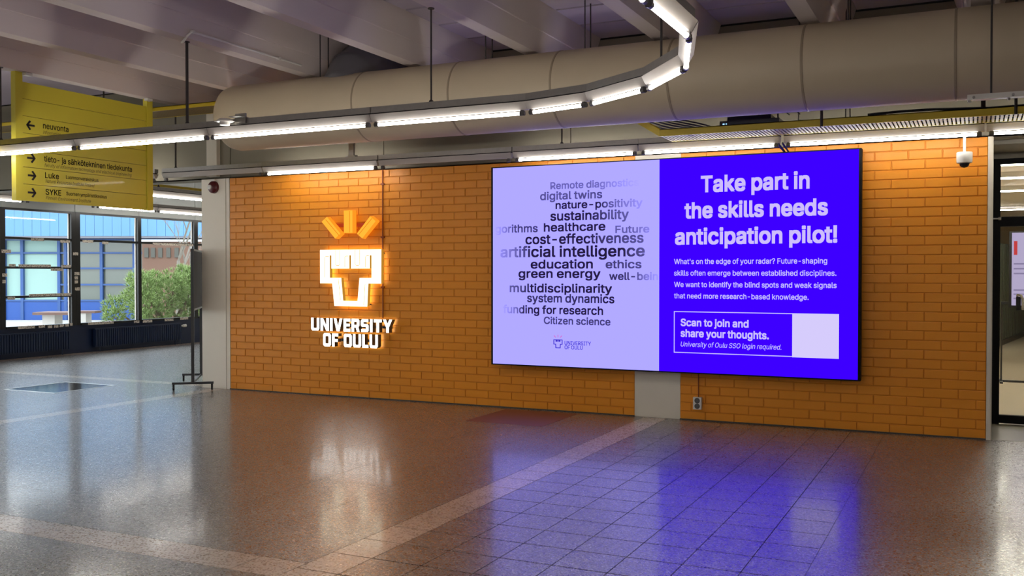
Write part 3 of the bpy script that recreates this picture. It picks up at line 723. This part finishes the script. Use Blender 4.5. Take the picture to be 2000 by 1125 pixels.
# conduit on the third beam
cc = MB(); cc.path([(-6.845, 6.98, 3.80), (-6.78, 6.94, 3.80), (-6.71, 6.91, 3.83), (-6.672, 6.93, 3.87), (-6.672, 7.0, 3.872), (-6.672, 8.57, 3.872)], .011, 8)
for y in (6.95, 8.2): cc.box((-6.70, y-.012, 3.857), (-6.657, y+.012, 3.888))
tag(cc.obj('conduit_pipe', m_white, smooth=40), 'thin white conduit pipe clipped along a ceiling beam beside the duct end', 'pipe')

# ------------------------------------------------------------------ yellow cable trays
def tray(x0, x1, y0, y1, z, name_label, lip=.07, pitch=.035):
    t = thing('cable_tray', name_label, 'cable tray', ((x0+x1)/2, (y0+y1)/2, z))
    for y in (y0, y1): MB().box((x0, y-.008, z), (x1, y+.008, z+lip)).box((x0, y-.008, z+lip-.008), (x1, y+.022, z+lip)).obj('side_rail', m_yellow, t)
    m = MB(); n = int((x1-x0)/pitch)
    for k in range(n):
        x = x0+(k+.5)*pitch; m.box((x-.011, y0+.008, z+.002), (x+.011, y1-.008, z+.008))
    stuff(m.obj('rungs', m_tray, t, fix=False))
    return t
t1 = tray(-2.86, 7.6, 9.38, 9.80, 2.965, 'yellow ladder cable tray above the screen, just under the duct')
for x in (-1.30, .055+.25, 3.2): MB().tube((x, 9.37, 2.96), (x, 9.37, ZS-.01), .013, n=8).obj('hanger_rod', m_rod, t1)
for x in (-1.14, -1.10): MB().tube((x, 9.83, 2.96), (x, 9.83, ZS-.01), .006, n=8).obj('hanger_rod', m_rod, t1)
m = MB(); a, b = Vector((-2.86, 9.38, 2.985)), Vector((-3.30, 9.80, 3.24)); dd = (b-a)
for off in (0,):
    m.v = [tuple(a+Vector(q)) for q in ((0, 0, -.02), (.02, .0, -.02), (.02, 0, .05), (0, 0, .05))]+[tuple(b+Vector(q)) for q in ((0, 0, -.02), (.02, 0, -.02), (.02, 0, .05), (0, 0, .05))]
    m.f = [(0, 1, 5, 4), (1, 2, 6, 5), (2, 3, 7, 6), (3, 0, 4, 7), (0, 3, 2, 1), (4, 5, 6, 7)]; m.m = [0]*6
m.obj('bend_rail', m_yellow, t1)
t2 = tray(-16.0, -7.45, 9.225, 9.67, 3.675, 'yellow ladder cable tray left of the duct end, under the beams', lip=.05)
for x in (-10.4, -14): MB().tube((x, 9.205, 3.67), (x, 9.205, ZS-.01), .01, n=8).obj('hanger_rod', m_rod, t2)
# cables in the tray
for k in range(7):
    r = random.Random(k); y = 9.44+.045*k; zb = 2.985+.018*(k % 3)
    p = [(-3.55+.05*k, 9.95-.01*k, 3.5), (-3.35+.04*k, 9.82, 3.28+.01*k), (-3.05+.04*k, 9.64, 3.10+.015*k), (-2.75+.05*k, y+.05, 3.02+.012*k), (-2.45, y, zb+.01), (-1.9, y+r.uniform(-.01, .01), zb), (-1.0, y, zb), (.5, y+r.uniform(-.01, .01), zb), (3.0, y, zb)]
    q = []
    for i in range(len(p)-1):
        P = [Vector(p[max(0, i-1)]), Vector(p[i]), Vector(p[i+1]), Vector(p[min(len(p)-1, i+2)])]
        for s in range(5):
            u = s/5; q.append(.5*((2*P[1])+(-P[0]+P[2])*u+(2*P[0]-5*P[1]+4*P[2]-P[3])*u*u+(-P[0]+3*P[1]-3*P[2]+P[3])*u**3))
    q.append(Vector(p[-1]))
    tag(MB().path(q, .009, 6).obj('data_cable', m_cable, smooth=50), 'grey data cable, %s of seven looping into the tray above the screen' % ('nearest', 'second', 'third', 'fourth', 'fifth', 'sixth', 'rearmost')[k], 'cable', 'data cables in the tray above the screen')
tag(MB().path([(-.9+i*.25, 9.42+.01*math.sin(i*1.7), 3.05+.012*math.sin(i*1.1)) for i in range(16)], .013, 6).obj('power_cable', m_cableb, smooth=50), 'thick black power cable lying on the right part of the yellow tray', 'cable')
nb = thing('network_box', 'black electronics box with a small blue light on the tray above the screen', 'device', (-2.0, 9.6, 3.04))
MB().box((-2.27, 9.44, 3.03), (-1.70, 9.72, 3.085)).obj('lower_case', m_black, nb)
MB().box((-2.2, 9.46, 3.086), (-1.78, 9.70, 3.125)).obj('upper_case', m_black, nb)
MB().box((-2.24, 9.437, 3.05), (-2.222, 9.4395, 3.06)).box((-2.21, 9.437, 3.05), (-2.2, 9.4395, 3.06)).obj('status_light', emit('blue_led', (.3, .6, 1, 1), 2), nb)
for k in range(2):
    MB().path([(-1.95+.1*k+.32*u, 9.6, 3.127+.09*math.sin(u*math.pi)) for u in [i/10 for i in range(11)]], .006, 6).obj('lead', m_cableb, nb, smooth=50)

# ------------------------------------------------------------------ yellow hanging directory sign
PX = -9.56
sg = thing('directory_sign', 'yellow hanging direction sign with black arrows and Finnish text', 'sign', (PX, 8.2, 3.1))
def SP(y, z): return (PX+.0215, y, z)
Y0, Y1 = 7.335, 9.10
for a, b in ((7.235, 7.325), (9.108, 9.20)): MB().box((PX-.035, a, 2.40), (PX+.035, b, ZB)).obj('post', m_sign, sg)
MB().box((PX-.015, Y0, 2.42), (PX-.005, Y1, 3.71)).obj('core', m_ink2, sg)
rowz = [3.723-.1887*k for k in range(8)]
slats = []
for k in range(7): slats.append(MB().box((PX-.02, 7.328, rowz[k+1]+.002), (PX+.02, 9.105, rowz[k]-.003)).obj('sign_slat', m_sign, sg))
TXT = [(2, 'neuvonta', 7.593, 7.935, 3.239, .066, 0), (2, 'information', 7.593, 7.829, 3.176, .040, 1),
       (5, 'tieto- ja sähkötekninen tiedekunta', 7.604, 8.871, 2.866, .066, 0), (5, 'faculty of information technology and electrical engineering', 7.610, 8.866, 2.806, .038, 1),
       (5+1, 'x', 0, 0, 0, 0, 0)][:4]
TXT += [(5.5, 'Luke', 7.615, 7.800, 2.680, .066, 0), (5.5, 'Luonnonvarakeskus', 7.895, 8.356, 2.696, .040, 0), (5.5, 'Natural Resources Institute Finland', 7.62, 8.299, 2.627, .038, 1),
        (6, 'SYKE', 7.621, 7.829, 2.492, .064, 0), (6, 'Suomen ympäristökeskus', 7.897, 8.478, 2.505, .040, 0), (6, 'Finnish Environment Institute', 7.623, 8.245, 2.437, .038, 1)]
def slat_at(z): return slats[max(k for k in range(7) if rowz[k] > z)]
for k, s, a, b, z, h, it in TXT:
    text_on(s, 'lettering', slat_at(z), m_ink2 if it else m_ink, a, b, z, h, SP, bold=.012 if not it else 0, shear=.25 if it else 0)
def arrow(y, z, right, s=.055):
    sgn = 1 if right else -1; m = MB()
    m.poly([SP(y-s, z-.011), SP(y+s*.7*1, z-.011), SP(y+s*.7, z+.011), SP(y-s, z+.011)] if right else [SP(y-s*.7, z-.011), SP(y+s, z-.011), SP(y+s, z+.011), SP(y-s*.7, z+.011)])
    for q in (1, -1):
        m.poly([SP(y+sgn*s, z), SP(y+sgn*s-sgn*.028, z), SP(y+sgn*.0-sgn*.01, z+q*.044), SP(y+sgn*.0+sgn*.012, z+q*.056)])
    m.obj('arrow', m_ink, slat_at(z), fix=False)
arrow(7.431, 3.25, False); arrow(7.441, 2.885, True); arrow(7.449, 2.69, True); arrow(7.447, 2.499, True)
for y in (7.35, 9.09): MB().box((PX+.036, y-.03, ZB-.035), (PX+.10, y+.05, ZB-.006)).obj('ceiling_clip', m_white, sg)
sg2 = thing('directory_sign', 'second yellow hanging sign, only its edge showing at the left border', 'sign', (PX, 6, 3.1))
MB().box((PX-.035, 6.90, 2.75), (PX+.035, 6.985, ZB)).box((PX-.035, 5.0, 2.75), (PX+.035, 5.09, ZB)).obj('post', m_sign, sg2)
for k in range(4): MB().box((PX-.02, 5.095, 2.77+.19*k), (PX+.02, 6.895, 2.955+.19*k)).obj('sign_slat', m_sign, sg2)

# ------------------------------------------------------------------ the large display
YS = 10.14
dp = thing('wall_display', 'huge wide screen on the orange wall, lavender word cloud left, violet-blue poster right', 'screen', (-3.1, YS, 1.68))
MB().box((-5.132, YS+.006, .522), (-1.024, YS+.10, 2.838)).obj('housing', m_mblack, dp)
MB().box((-4.9, YS+.1, .7), (-1.2, D-.012, .8)).box((-4.9, YS+.1, 2.5), (-1.2, D-.012, 2.6)).obj('wall_mount', m_black, dp)
bz = MB()
bz.box((-5.132, YS-.008, .522), (-5.114, YS+.0055, 2.838)).box((-1.048, YS-.008, .522), (-1.024, YS+.0055, 2.838))
bz.box((-5.114, YS-.008, .522), (-1.048, YS+.0055, .534)).box((-5.114, YS-.008, 2.828), (-1.048, YS+.0055, 2.838))
bz.obj('bezel', m_mblack, dp)
XS = -3.0935
LAV = (.445, .402, 1.35, 1); VIO = (.048, 0, 1.3, 1)     # the blue diodes clip in the photograph
INK = srgb(38, 28, 62); PALE = srgb(206, 190, 252)
m_lav = emit('screen_lavender', LAV, SCREEN); m_vio = emit('screen_violet', VIO, SCREEN); m_pale = emit('poster_pale', PALE, SCREEN)
s1 = MB().box((-5.113, YS, .535), (XS-.001, YS+.005, 2.827)).obj('screen', m_lav, dp); s1['label'] = 'left screen half with black words on lavender'
s2 = MB().box((XS+.001, YS, .535), (-1.049, YS+.005, 2.827)).obj('screen', m_vio, dp); s2['label'] = 'right screen half with pale text on violet blue'
def fading():
    m = bpy.data.materials.new('word_cloud_ink'); m.use_nodes = True; n = m.node_tree; n.nodes.clear()
    o = n.nodes.new('ShaderNodeOutputMaterial'); e = n.nodes.new('ShaderNodeEmission'); a = n.nodes.new('ShaderNodeAttribute'); a.attribute_name = 'ink'
    x = n.nodes.new('ShaderNodeMix'); x.data_type = 'RGBA'; x.inputs['A'].default_value = LAV; x.inputs['B'].default_value = INK
    n.links.new(a.outputs['Fac'], x.inputs['Factor']); n.links.new(x.outputs['Result'], e.inputs[0]); e.inputs[1].default_value = SCREEN
    n.links.new(e.outputs[0], o.inputs[0]); return m
m_word = fading()
PS = lambda x, z: (x, YS-.0015, z)
CLOUD = [('Remote diagnostics', -4.379, -3.326, 2.555, 0.079, .70, .02), ('digital twins', -4.507, -3.750, 2.435, 0.091, .82, .85), ('nature-positivity', -4.314, -3.283, 2.329, 0.086, 1, .25),
    ('sustainability', -4.379, -3.439, 2.197, 0.105, 1, .75), ('gorithms', -5.080, -4.536, 2.071, 0.091, .05, .9), ('healthcare', -4.460, -3.712, 2.074, 0.096, 1, 1), ('Future', -3.596, -3.204, 2.042, 0.081, .75, .4),
    ('cost-effectiveness', -4.692, -3.270, 1.933, 0.111, 1, .8), ('artificial intelligence', -5.014, -3.256, 1.785, 0.123, .35, .8), ('education', -4.626, -3.860, 1.652, 0.101, 1, 1), ('ethics', -3.709, -3.293, 1.653, 0.091, .9, .85),
    ('green energy', -4.781, -3.768, 1.545, 0.100, 1, 1), ('well-bein', -3.667, -3.105, 1.524, 0.084, .95, .15), ('multidisciplinarity', -4.894, -3.632, 1.379, 0.098, .75, 1), ('system dynamics', -4.671, -3.605, 1.265, 0.097, .95, 1),
    ('funding for research', -4.981, -3.738, 1.133, 0.093, .1, 1), ('Citizen science', -4.459, -3.651, 1.017, 0.082, .9, .9)]
def ramp_alpha(a0, a1, s):
    def f(u):
        if s in ('gorithms',): return min(.9, a0+(.9-a0)*u*2.2)
        if s in ('artificial intelligence', 'funding for research', 'multidisciplinarity'):
            l = a0+(1-a0)*min(1, u/.22); return l*(1 if u < .85 else (1-(u-.85)/.15*(1-a1)))
        if u < .5: return a0
        return a0+(a1-a0)*(u-.5)/.5
    return f
for s, a, b, z, h, a0, a1 in CLOUD: text_on(s, 'word', s1, m_word, a, b, z, h, PS, bold=.022, alpha=ramp_alpha(a0, a1, s))
m_logo = emit('logo_ink', srgb(64, 48, 196), 1); m_pink = emit('logo_pink', srgb(214, 96, 168), 1)
text_on('UNIVERSITY', 'lettering', s1, m_logo, -4.202, -3.882, .785, .043, PS, bold=.015)
text_on('OF OULU', 'lettering', s1, m_logo, -4.202, -3.982, .735, .043, PS, bold=.015)
def emblem(x0, x1, z0, z1):
    X = lambda u: x0+(x1-x0)*u; Z = lambda v: z0+(z1-z0)*v
    outer = [(0, 1), (1, 1), (1, .42), (.80, .42), (.78, 0), (.22, 0), (.20, .42), (0, .42)]
    w = .09
    inner = [(w, 1-w), (.24, 1-w), (.24, .74), (.46, .74), (.46, .9), (.54, .9), (.54, .74), (.76, .74), (.76, 1-w), (1-w, 1-w), (1-w, .5), (.72, .5), (.69, w), (.31, w), (.28, .5), (w, .5)]
    return [[(X(u), Z(v)) for u, v in outer], [(X(u), Z(v)) for u, v in inner]]
outline_prism(emblem(-4.339, -4.227, .741, .842), YS-.002, YS-.0005).obj('emblem', [m_logo, m_logo], s1)
for a, b in (((-4.334, .888), (-4.312, .864)), ((-4.283, .896), (-4.283, .866)), ((-4.234, .888), (-4.254, .864))):
    dx, dz = b[0]-a[0], b[1]-a[1]; L = math.hypot(dx, dz); nx, nz = -dz/L*.004, dx/L*.004
    MB().poly([PS(a[0]+nx, a[1]+nz), PS(b[0]+nx, b[1]+nz), PS(b[0]-nx, b[1]-nz), PS(a[0]-nx, a[1]-nz)]).obj('emblem_ray', m_pink, s1, fix=False)
POSTER = [('Take part in', -2.638, -1.520, 2.462, 0.172), ('the skills needs', -2.815, -1.341, 2.188, 0.168), ('anticipation pilot!', -2.918, -1.249, 1.910, 0.169),
    ("What's on the edge of your radar? Future-shaping", -2.927, -1.345, 1.696, 0.055), ('skills often emerge between established disciplines.', -2.927, -1.256, 1.572, 0.055),
    ('We want to identify the blind spots and weak signals', -2.926, -1.253, 1.449, 0.055), ('that need more research-based knowledge.', -2.926, -1.524, 1.327, 0.055),
    ('Scan to join and', -2.853, -2.128, 1.032, 0.078), ('share your thoughts.', -2.853, -1.919, 0.916, 0.080), ('University of Oulu SSO login required.', -2.852, -1.793, 0.810, 0.052)]
for i, (s, a, b, z, h) in enumerate(POSTER): text_on(s, 'text_line', s2, m_pale, a, b, z, h, PS, bold=.03 if i < 3 else (.028 if i in (7, 8) else .014 if i < 7 else .004), shear=.22 if i == 9 else 0)
MB().poly([PS(-1.685, .737), PS(-1.229, .737), PS(-1.229, 1.187), PS(-1.685, 1.187)]).obj('blank_panel', emit('panel_pale', srgb(214, 204, 252), 1), s2, fix=False)
fr = MB(); w = .009
for a, b, c, d in ((-2.928, .740, -1.685, .740+w), (-2.928, 1.188-w, -1.685, 1.188), (-2.928, .740+w, -2.928+w, 1.188-w)):
    fr.poly([PS(a, b), PS(c, b), PS(c, d), PS(a, d)])
fr.obj('box_outline', m_pale, s2, fix=False)

# ------------------------------------------------------------------ lit university emblem and letters
lg = thing('lit_emblem', 'glowing white castle emblem with three orange rays on the orange wall', 'sign', (-7.17, 10.2, 1.5))
OUT = [[-7.643, 1.896], [-6.702, 1.896], [-6.705, 1.466], [-6.898, 1.466], [-6.915, 1.175], [-7.419, 1.175], [-7.452, 1.466], [-7.643, 1.466]]
HOLE = [[-7.489, 1.825], [-7.463, 1.825], [-7.463, 1.656], [-7.186, 1.656], [-7.186, 1.825], [-7.160, 1.825], [-7.160, 1.656], [-6.874, 1.656], [-6.874, 1.822], [-6.848, 1.822], [-6.848, 1.536], [-7.031, 1.536], [-7.061, 1.243], [-7.282, 1.243], [-7.312, 1.536], [-7.489, 1.536]]
m_lit = emit('emblem_white', (1, .90, .66, 1), 2.4); m_litside = emit('emblem_side', (1, .44, .05, 1), .5)
outline_prism([OUT, HOLE], 10.19, 10.245).obj('castle_face', [m_lit, m_litside], lg)
for k, (x, z, w_, h_) in enumerate(((-7.56, 1.68, .05, .36), (-6.78, 1.68, .05, .36), (-7.18, 1.86, .8, .03), (-7.38, 1.34, .04, .28), (-6.97, 1.34, .04, .28), (-7.17, 1.205, .34, .03))):
    MB().box((x-w_/2, 10.247, z-h_/2), (x+w_/2, 10.252, z+h_/2)).obj('back_light', emit('emblem_back_light', (1, .52, .10, 1), 9), lg)
gm = emit('emblem_groove', (1, .66, .28, 1), .85)
def gl(pts, w=.0045, y=10.1885):
    gv = MB()
    for (a, b), (c, d) in zip(pts[:-1], pts[1:]):
        L = math.hypot(c-a, d-b); nx, nz = -(d-b)/L*w, (c-a)/L*w
        gv.poly([(a+nx, y, b+nz), (c+nx, y, d+nz), (c-nx, y, d-nz), (a-nx, y, b-nz)])
    gv.obj('groove_line', gm, lg, fix=False)
gl([(-7.40, 1.893), (-7.40, 1.71), (-7.385, 1.695), (-7.345, 1.695), (-7.33, 1.71), (-7.33, 1.893)])
gl([(-7.095, 1.893), (-7.095, 1.71), (-7.08, 1.695), (-7.04, 1.695), (-7.025, 1.71), (-7.025, 1.893)])
gl([(-7.565, 1.54), (-7.565, 1.80), (-7.55, 1.815), (-7.50, 1.815)]); gl([(-7.255, 1.67), (-7.255, 1.80), (-7.24, 1.815), (-7.20, 1.815)]); gl([(-6.94, 1.67), (-6.94, 1.80), (-6.925, 1.815), (-6.885, 1.815)])
gl([(-7.355, 1.53), (-7.325, 1.25)]); gl([(-6.945, 1.46), (-6.965, 1.19)])
m_ray = emit('ray_orange', (1, .40, .035, 1), 1.25); m_rayside = emit('ray_orange_side', (.9, .27, .015, 1), 1.2)
def ray(p):
    cx_ = sum(q[0] for q in p)/4; cz_ = sum(q[1] for q in p)/4
    top = [(cx_+(q[0]-cx_)*.93, cz_+(q[1]-cz_)*.97) for q in p]
    m = MB(); yb, yf = 10.25, 10.17
    m.v = [(x, yb, z) for x, z in p]+[(x, yf, z) for x, z in top]
    m.f = [(4, 5, 6, 7)]+[(k, (k+1) % 4, 4+(k+1) % 4, 4+k) for k in range(4)]; m.m = [0, 1, 1, 1, 1]
    return m.obj('ray', [m_ray, m_rayside], lg)
ray_seam = emit('ray_seam', (.85, .24, .01, 1), .9)
for (a, b), (c, d) in (((-7.165, 2.385), (-7.165, 2.115)), ((-7.535, 2.285), (-7.325, 2.075)), ((-7.035, 2.075), (-6.825, 2.285))):
    L = math.hypot(c-a, d-b); nx, nz = -(d-b)/L*.004, (c-a)/L*.004
    MB().poly([(a+nx, 10.168, b+nz), (c+nx, 10.168, d+nz), (c-nx, 10.168, d-nz), (a-nx, 10.168, b-nz)]).obj('ray_seam', ray_seam, lg, fix=False)
ray([(-7.259, 2.397), (-7.117, 2.397), (-7.117, 2.105), (-7.259, 2.105)])
ray([(-7.612, 2.262), (-7.522, 2.325), (-7.298, 2.10), (-7.384, 2.034)])
ray([(-7.067, 2.094), (-6.852, 2.316), (-6.762, 2.25), (-6.979, 2.030)])
MB().box((-7.45, 10.262, 2.19), (-6.93, 10.275, 2.235)).box((-7.4, 10.262, 1.26), (-7.35, 10.275, 1.4)).obj('back_bracket', mat('bracket_orange', srgb(190, 70, 20), .5), lg)
for x, z in ((-6.73, 1.85), (-6.93, 1.20), (-7.62, 1.5), (-7.6, 1.86)): MB().tube((x, 10.245, z), (x, D-.007, z), .010).obj('spacer', m_holder, lg)
# block letters
def glyph(ch):
    c = .10; t = .30
    P = {
     'U': (1.0, [[(0, 1), (t, 1), (t, .24), (.37, .2), (.63, .2), (1-t, .24), (1-t, 1), (1, 1), (1, .14), (.86, 0), (.14, 0), (0, .14)]]),
     'N': (1.0, [[(0, 0), (0, 1), (.30, 1), (.70, .42), (.70, 1), (1, 1), (1, 0), (.70, 0), (.30, .58), (.30, 0)]]),
     'I': (.30, [[(0, 0), (0, 1), (.3, 1), (.3, 0)]]),
     'V': (1.02, [[(0, 1), (.31, 1), (.51, .36), (.71, 1), (1.02, 1), (.68, 0), (.34, 0)]]),
     'E': (.80, [[(0, 0), (0, 1), (.8, 1), (.8, .78), (.3, .78), (.3, .61), (.74, .61), (.74, .40), (.3, .40), (.3, .22), (.8, .22), (.8, 0)]]),
     'F': (.78, [[(0, 0), (0, 1), (.78, 1), (.78, .78), (.3, .78), (.3, .58), (.72, .58), (.72, .36), (.3, .36), (.3, 0)]]),
     'L': (.76, [[(0, 0), (0, 1), (.3, 1), (.3, .22), (.76, .22), (.76, 0)]]),
     'T': (.90, [[(0, 1), (.9, 1), (.9, .78), (.6, .78), (.6, 0), (.3, 0), (.3, .78), (0, .78)]]),
     'Y': (1.04, [[(0, 1), (.33, 1), (.52, .66), (.71, 1), (1.04, 1), (.67, .40), (.67, 0), (.37, 0), (.37, .40)]]),
     'S': (.90, [[(.14, 1), (.86, 1), (.86, .78), (.32, .78), (.30, .74), (.30, .66), (.33, .62), (.78, .62), (.90, .50), (.90, .13), (.77, 0), (.04, 0), (.04, .22), (.57, .22), (.60, .25), (.60, .36), (.57, .40), (.12, .40), (0, .52), (0, .86)]]),
     'R': (.94, [[(0, 0), (0, 1), (.80, 1), (.92, .88), (.92, .50), (.80, .37), (.94, 0), (.62, 0), (.50, .33), (.30, .33), (.30, 0)], [(.30, .78), (.30, .54), (.58, .54), (.62, .58), (.62, .74), (.58, .78)]]),
     'O': (1.0, [[(.14, 1), (.86, 1), (1, .86), (1, .14), (.86, 0), (.14, 0), (0, .14), (0, .86)], [(.35, .78), (.30, .73), (.30, .27), (.35, .22), (.65, .22), (.70, .27), (.70, .73), (.65, .78)]]),
    }
    return P[ch]
ul = thing('lit_lettering', 'white lit block letters UNIVERSITY OF OULU below the castle emblem', 'sign', (-7.17, 10.2, .83))
m_lt = emit('letter_white', (1, .97, .93, 1), 3.2); m_lside = mat('letter_side_grey', srgb(96, 84, 70), .4)
def word(s, x0, x1, z0, z1, gap=.15):
    tot = sum(.5 if c == ' ' else glyph(c)[0] for c in s)+gap*(len(s)-1); k = (x1-x0)/tot; x = x0
    for c in s:
        if c == ' ': x += (.5+gap)*k-.1*k; continue
        w_, lp = glyph(c)
        outline_prism([[(x+u*k, z0+(z1-z0)*v) for u, v in l] for l in lp], 10.19, 10.265).obj('letter', [m_lt, m_lside], ul)
        x += (w_+gap)*k
word('UNIVERSITY', -7.787, -6.545, .852, 1.016); word('OF OULU', -7.597, -6.745, .653, .822)
MB().box((-7.7, 10.266, .90), (-6.6, 10.288, .93)).box((-7.5, 10.266, .72), (-6.8, 10.288, .75)).obj('mount_rail', m_holder, ul)
# dark orange conduit beside the emblem
cp = MB().tube((-6.742, D-.018, 1.03), (-6.742, D-.018, 2.895), .008, n=8)
for z in (1.42, 2.05, 2.72): cp.box((-6.765, D-.03, z-.01), (-6.719, D-.008, z+.01))
tag(cp.obj('cable_conduit', m_conduit, smooth=40), 'thin rust-coloured vertical conduit right of the lit emblem', 'pipe')

# ------------------------------------------------------------------ small wall items
al = thing('fire_alarm', 'round dark red alarm sounder with white centre at top of the pale column', 'alarm', (-9.51, D-.05, 2.79))
MB().lathe([(.001, -.055), (.06, -.052), (.082, -.035), (.086, 0), (.001, 0)], (-9.51, D-.011, 2.785), 'y', n=28).obj('housing', m_red, al, smooth=40)
MB().lathe([(.001, -.02), (.03, -.016), (.034, 0)], (-9.54, D-.064, 2.785), 'y', n=20).obj('white_disc', m_white, al, smooth=40)
MB().box((-9.56, D-.030, 2.865), (-9.5, D-.011, 2.895)).tube((-9.53, D-.022, 2.8), (-9.53, D-.022, 2.9), .007).tube((-9.50, D-.022, 2.8), (-9.50, D-.022, 2.9), .007).obj('cable_stub', m_white, al)
dc = thing('dome_camera', 'white dome security camera hanging on a short pole right of the screen', 'camera', (-.1, 10.05, 2.66))
MB().tube((-.10, 10.05, 2.735), (-.10, 10.05, 2.95), .013, n=12).box((-.13, 10.0, 2.93), (-.07, D-.01, 2.95)).obj('pole', m_white, dc, smooth=40)
MB().lathe([(.001, .075), (.066, .075), (.07, .07), (.07, 0), (.066, -.025), (.05, -.03), (.001, -.03)], (-.10, 10.05, 2.66), n=28).obj('housing', m_white, dc, smooth=40)
MB().lathe([(.044, -.031), (.040, -.05), (.026, -.066), (.001, -.072)], (-.10, 10.05, 2.66), n=24).obj('dome', m_black, dc, smooth=60)
so = thing('wall_socket', 'white double socket low on the orange wall right of the pale pilaster', 'socket', (-2.70, D, .2))
MB().box((-2.745, D-.05, .125), (-2.655, D-.008, .255)).obj('socket_body', m_white, so)
for z in (.16, .22): MB().lathe([(.001, -.002), (.026, -.002), (.03, 0)], (-2.70, D-.0505, z), 'y', n=16).obj('outlet', m_holder, so)
tag(MB().tube((-2.695, D-.016, .256), (-2.695, D-.016, .62), .006).obj('socket_cable', m_conduit), 'thin cable running from the socket up behind the screen', 'cable')
tag(MB().path([(-1.80, 9.97, 2.90), (-1.79, 10.04, 2.875), (-1.78, 10.09, 2.86), (-1.78, 10.2, 2.845)], .012, 6).path([(-1.76, 9.97, 2.91), (-1.755, 10.05, 2.885), (-1.74, 10.1, 2.86), (-1.74, 10.2, 2.842)], .010, 6).obj('screen_cable', m_cableb, smooth=50), 'short black cables dropping behind the top of the screen', 'cable')

# ------------------------------------------------------------------ mobile board on castors by the column
mb_ = thing('mobile_board', 'dark pinboard on a grey wheeled stand beside the left column', 'board')
LB = 1.17                                   # built along its own axes, then set in place
for y in (0, LB):
    MB().box((-.02, y-.018, .10), (.02, y+.018, 1.93)).obj('post', m_stand, mb_)
    MB().box((-.27, y-.02, .085), (.27, y+.02, .115)).obj('foot_bar', m_stand, mb_)
    for x in (-.25, .25):
        MB().lathe([(.001, -.012), (.028, -.012), (.03, 0), (.028, .012), (.001, .012)], (x, y, .031), 'x', n=16).box((x-.014, y-.008, .03), (x+.012, y+.012, .084)).obj('castor', m_black, mb_)
MB().box((-.018, .02, 1.11), (.018, LB-.02, 1.90)).obj('board_panel', m_board, mb_)
for z in (1.085, 1.90): MB().box((-.024, .02, z), (.024, LB-.02, z+.024)).obj('board_edge', mat('alu_edge', srgb(150, 152, 156), .4, .7), mb_)
MB().box((-.01, .02, .09), (.01, LB-.02, .11)).obj('cross_bar', m_stand, mb_)
mb_.location = (-9.60, 9.96, 0); mb_.rotation_euler = (0, 0, math.atan2(.72, .92))
